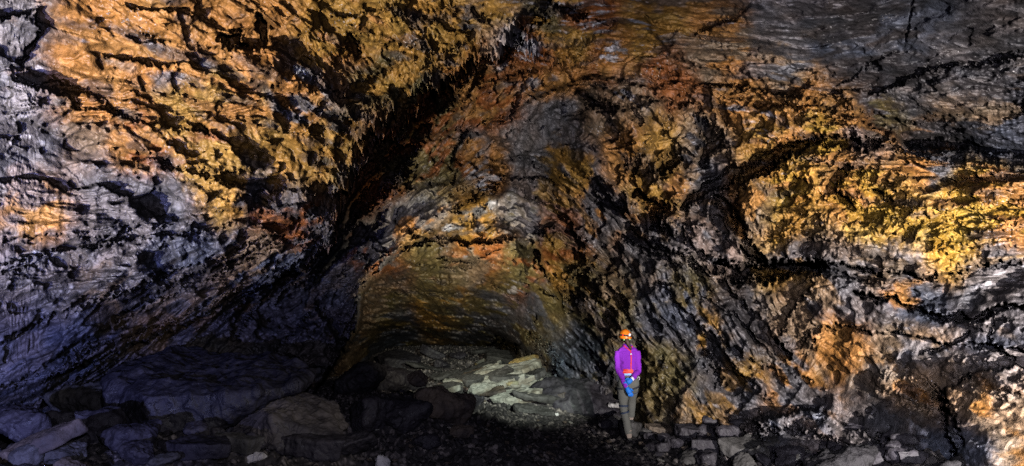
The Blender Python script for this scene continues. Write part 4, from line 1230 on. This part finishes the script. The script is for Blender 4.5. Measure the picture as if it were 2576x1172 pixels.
# hair, bandana, helmet
bm = bmesh.new()
ball(bm, (HC[0], HC[1] - .018, HC[2] - .005), (.082, .088, .095))
limb(bm, [(HC[0] + .01, HC[1] - .075, 1.535), (.0, -.085, 1.50), (.012, -.088, 1.465), (.028, -.10, 1.43), (.045, -.112, 1.395), (.05, -.118, 1.365)], [.045, .034, .028, .024, .02, .01], 12)
for k in range(5):
    t = k / 4
    ball(bm, (.0 + .048 * t, -.088 - .03 * t, 1.49 - .11 * t), (.027 - .010 * t, .022, .017), 12)
fuse("hair", bm, M_HAIR, man, .005, 1, .003, (60, 60, 25), 5)
bm = bmesh.new()
limb(bm, [(HC[0] + .004, HC[1] - .004, 1.573), (HC[0] + .004, HC[1] - .008, 1.55), (HC[0] + .004, HC[1] - .02, 1.525)], [(.086, .099), (.087, .099), (.062, .074)], 24)
ball(bm, (HC[0] + .045, HC[1] - .09, 1.532), (.03, .014, .012), 12)
ball(bm, (HC[0] - .02, HC[1] - .092, 1.525), (.028, .014, .013), 12)
fuse("bandana", bm, M_GRN, man, .005, 1, .005, (30, 30, 30), 6)

bm = bmesh.new()
hx, hy, hz = HC[0] + .006, HC[1] + .0, 1.572
n = 40
prev = None
prof = [(0.0, 1.0), (.16, .985), (.34, .93), (.52, .84), (.68, .72), (.82, .55), (.92, .36), (.975, .16), (1.0, -.02), (1.01, -.16), (.985, -.17), (.95, -.05)]
for rr_, zz in prof:
    ring = []
    for j in range(n):
        a = 2 * math.pi * j / n
        rb = 1 + .018 * math.cos(6 * a) * (rr_ > .3) * (rr_ < .95)
        back = -.05 * math.cos(a + math.pi / 2) * (zz < 0)
        ring.append(bm.verts.new((hx + .098 * rr_ * rb * math.cos(a), hy + .118 * rr_ * rb * math.sin(a), hz + .122 * zz + back * .3)) if rr_ > 0 else None)
    if rr_ == 0:
        top = bm.verts.new((hx, hy, hz + .122))
        prev = [top] * n
        continue
    for j in range(n):
        a, b, c, d_ = prev[j], prev[(j + 1) % n], ring[(j + 1) % n], ring[j]
        if a is b:
            bm.faces.new((a, d_, c))
        else:
            bm.faces.new((a, d_, c, b))
    prev = ring
bmesh.ops.recalc_face_normals(bm, faces=bm.faces)
for f in bm.faces:
    f.smooth = True
me = bpy.data.meshes.new("helmet")
bm.to_mesh(me)
bm.free()
helmet = link("helmet", me, M_HELM, man)


def band(name, c, rx, ry, hgt, thk, mat, parent, tilt=(0, 0), n=40):
    """flat webbing loop round a limb or head"""
    bm = bmesh.new()
    rg = []
    for j in range(n):
        a = 2 * math.pi * j / n
        e = []
        for rr_, dz in ((0, -hgt / 2), (thk, -hgt / 2), (thk, hgt / 2), (0, hgt / 2)):
            x, y = (rx + rr_) * math.cos(a), (ry + rr_) * math.sin(a)
            e.append(bm.verts.new((c[0] + x, c[1] + y, c[2] + dz + x * tilt[0] + y * tilt[1])))
        rg.append(e)
    for j in range(n):
        a, b = rg[j], rg[(j + 1) % n]
        for k in range(4):
            bm.faces.new((a[k], b[k], b[(k + 1) % 4], a[(k + 1) % 4]))
    bmesh.ops.recalc_face_normals(bm, faces=bm.faces)
    me = bpy.data.meshes.new(name)
    bm.to_mesh(me)
    bm.free()
    return link(name, me, mat, parent)


band("headlamp_strap", (hx, hy, hz + .018), .0985, .1185, .026, .003, M_BLK, helmet, (-.12, 0))


def mesh_obj(name, bm, mat, parent):
    bmesh.ops.recalc_face_normals(bm, faces=bm.faces)
    me = bpy.data.meshes.new(name)
    bm.to_mesh(me)
    bm.free()
    return link(name, me, mat, parent)


def box_bm(c, s, rot=(0, 0, 0)):
    bm = bmesh.new()
    bmesh.ops.create_cube(bm, size=1, matrix=Matrix.Translation(c) @ Euler(rot).to_matrix().to_4x4() @ Matrix.Diagonal((*s, 1)))
    bmesh.ops.bevel(bm, geom=bm.edges[:], offset=min(s) * .25, segments=2, affect='EDGES')
    return bm


bm = box_bm((hx, hy + .125, hz + .03), (.05, .03, .035))
mesh_obj("headlamp", bm, M_BLK, helmet)
bm = bmesh.new()
bmesh.ops.create_cone(bm, cap_ends=True, segments=20, radius1=.015, radius2=.013, depth=.008, matrix=Matrix.Translation((hx - .058, hy - .103, hz + .026)) @ Euler((R(90), 0, R(-35))).to_matrix().to_4x4())
mesh_obj("strap_buckle", bm, M_RED, helmet)
mesh_obj("reflector", box_bm((hx + .050, hy - .109, hz + .030), (.036, .006, .042), (0, R(25), R(28))), M_WHT, helmet)


def shell_patch(name, cuts_, mat, parent, tgt_me, off=.004, thick=.002, both=False):
    """thin strips lying on the back of a garment: list of (path in x,z; width)"""
    from mathutils.bvhtree import BVHTree
    bmx = bmesh.new()
    bmx.from_mesh(tgt_me)
    tree = BVHTree.FromBMesh(bmx)
    bmx.free()
    bm = bmesh.new()
    for path, wd in cuts_:
        pp = []
        for (x0, z0), (x1, z1) in zip(path, path[1:]):
            m_ = max(2, int(math.hypot(x1 - x0, z1 - z0) / .008))
            pp += [(x0 + (x1 - x0) * t / m_, z0 + (z1 - z0) * t / m_) for t in range(m_)]
        pp.append(path[-1])
        prev = None
        for i, (x, z) in enumerate(pp):
            a, b = pp[max(0, i - 1)], pp[min(len(pp) - 1, i + 1)]
            t = Vector((b[0] - a[0], b[1] - a[1])).normalized()
            nx, nz = -t.y, t.x
            row = []
            for s_ in (-1, -.33, .33, 1):
                X, Z = x + nx * wd / 2 * s_, z + nz * wd / 2 * s_
                hit = tree.ray_cast(Vector((X, -1, Z)), Vector((0, 1, 0)))
                Y = hit[0].y if hit[0] else -.1
                row.append((X, Y - off, Z))
            f_ = [bm.verts.new(p) for p in row]
            b_ = [bm.verts.new((p[0], p[1] + off + thick, p[2])) for p in row]
            if prev:
                for k in range(3):
                    bm.faces.new((prev[0][k], prev[0][k + 1], f_[k + 1], f_[k]))
                bm.faces.new((prev[0][0], f_[0], b_[0], prev[1][0]))
                bm.faces.new((prev[0][3], f_[3], b_[3], prev[1][3]))
            prev = (f_, b_)
    return mesh_obj(name, bm, mat, parent)


harness = shell_patch("chest_harness", [([(-.058, 1.438), (-.03, 1.415), (.035, 1.355)], .017), ([(.09, 1.425), (.06, 1.40), (.047, 1.355)], .017), ([(.046, 1.36), (.05, 1.25), (.044, 1.12), (.040, 1.03)], .018)], M_RED, man, shirt.data)
shell_patch("harness_buckle", [([(.048, 1.315), (.048, 1.29)], .022)], M_MET, harness, shirt.data, .009)
shell_patch("belt_pad", [([(-.078, 1.045), (-.0, 1.043), (.076, 1.043)], .045)], M_CORAL, man, shirt.data, .006)
shell_patch("belt_buckle", [([(-.078, 1.055), (-.01, 1.06)], .028)], M_RED, man, shirt.data, .012)
shell_patch("shirt_tail", [([(-.065, .99), (.0, .992), (.045, .99)], .028)], M_LBL, man, shirt.data, .008)
band("harness_belt", (.010, -.006, 1.015), .142, .115, .03, .006, M_RED, man)
band("leg_loop", (-.080, -.02, .765), .100, .118, .028, .005, M_BLK, man, (-.1, 0))
band("leg_loop", (.088, -.01, .775), .098, .115, .028, .005, M_BLK, man, (.35, 0))
band("knee_strap", (-.066, .025, .50), .070, .070, .030, .004, M_NAVY, man, (0, 0))
band("knee_strap", (-.055, .015, .40), .068, .068, .026, .004, M_NAVY, man, (.25, 0))
band("knee_strap", (.088, .05, .69), .084, .086, .024, .004, M_NAVY, man, (.3, 0))
bm = bmesh.new()
for j in range(24):
    pass
cc = [(.17 + .014 * math.cos(2 * math.pi * k / 16), -.06, .925 + .026 * math.sin(2 * math.pi * k / 16)) for k in range(17)]
tube_bm(bm, cc, [.005] * 17, 8)
mesh_obj("carabiner", bm, M_MET, man)
mesh_obj("belt_pouch", box_bm((-.165, -.05, .93), (.05, .07, .10), (0, R(6), 0)), M_BLK, man)

# stone under the raised boot
me, c0 = rock_mesh(block_points(.42, .5, .27, 4321, True), 4322, .03, 5)
o = link("rock", me, RM['grey'], None, "grey rock the person's right boot is stepping on", "rock", "rocks fallen on the cave floor")
fz = ground_h(man.location.x + .1, man.location.y + .35)
top = man.location.z + ANR[2] - .095
o.scale = (1, 1, max(.3, (top - fz + .03) / .29))
o.location = (man.location.x + .1, man.location.y + .36, fz - .03)
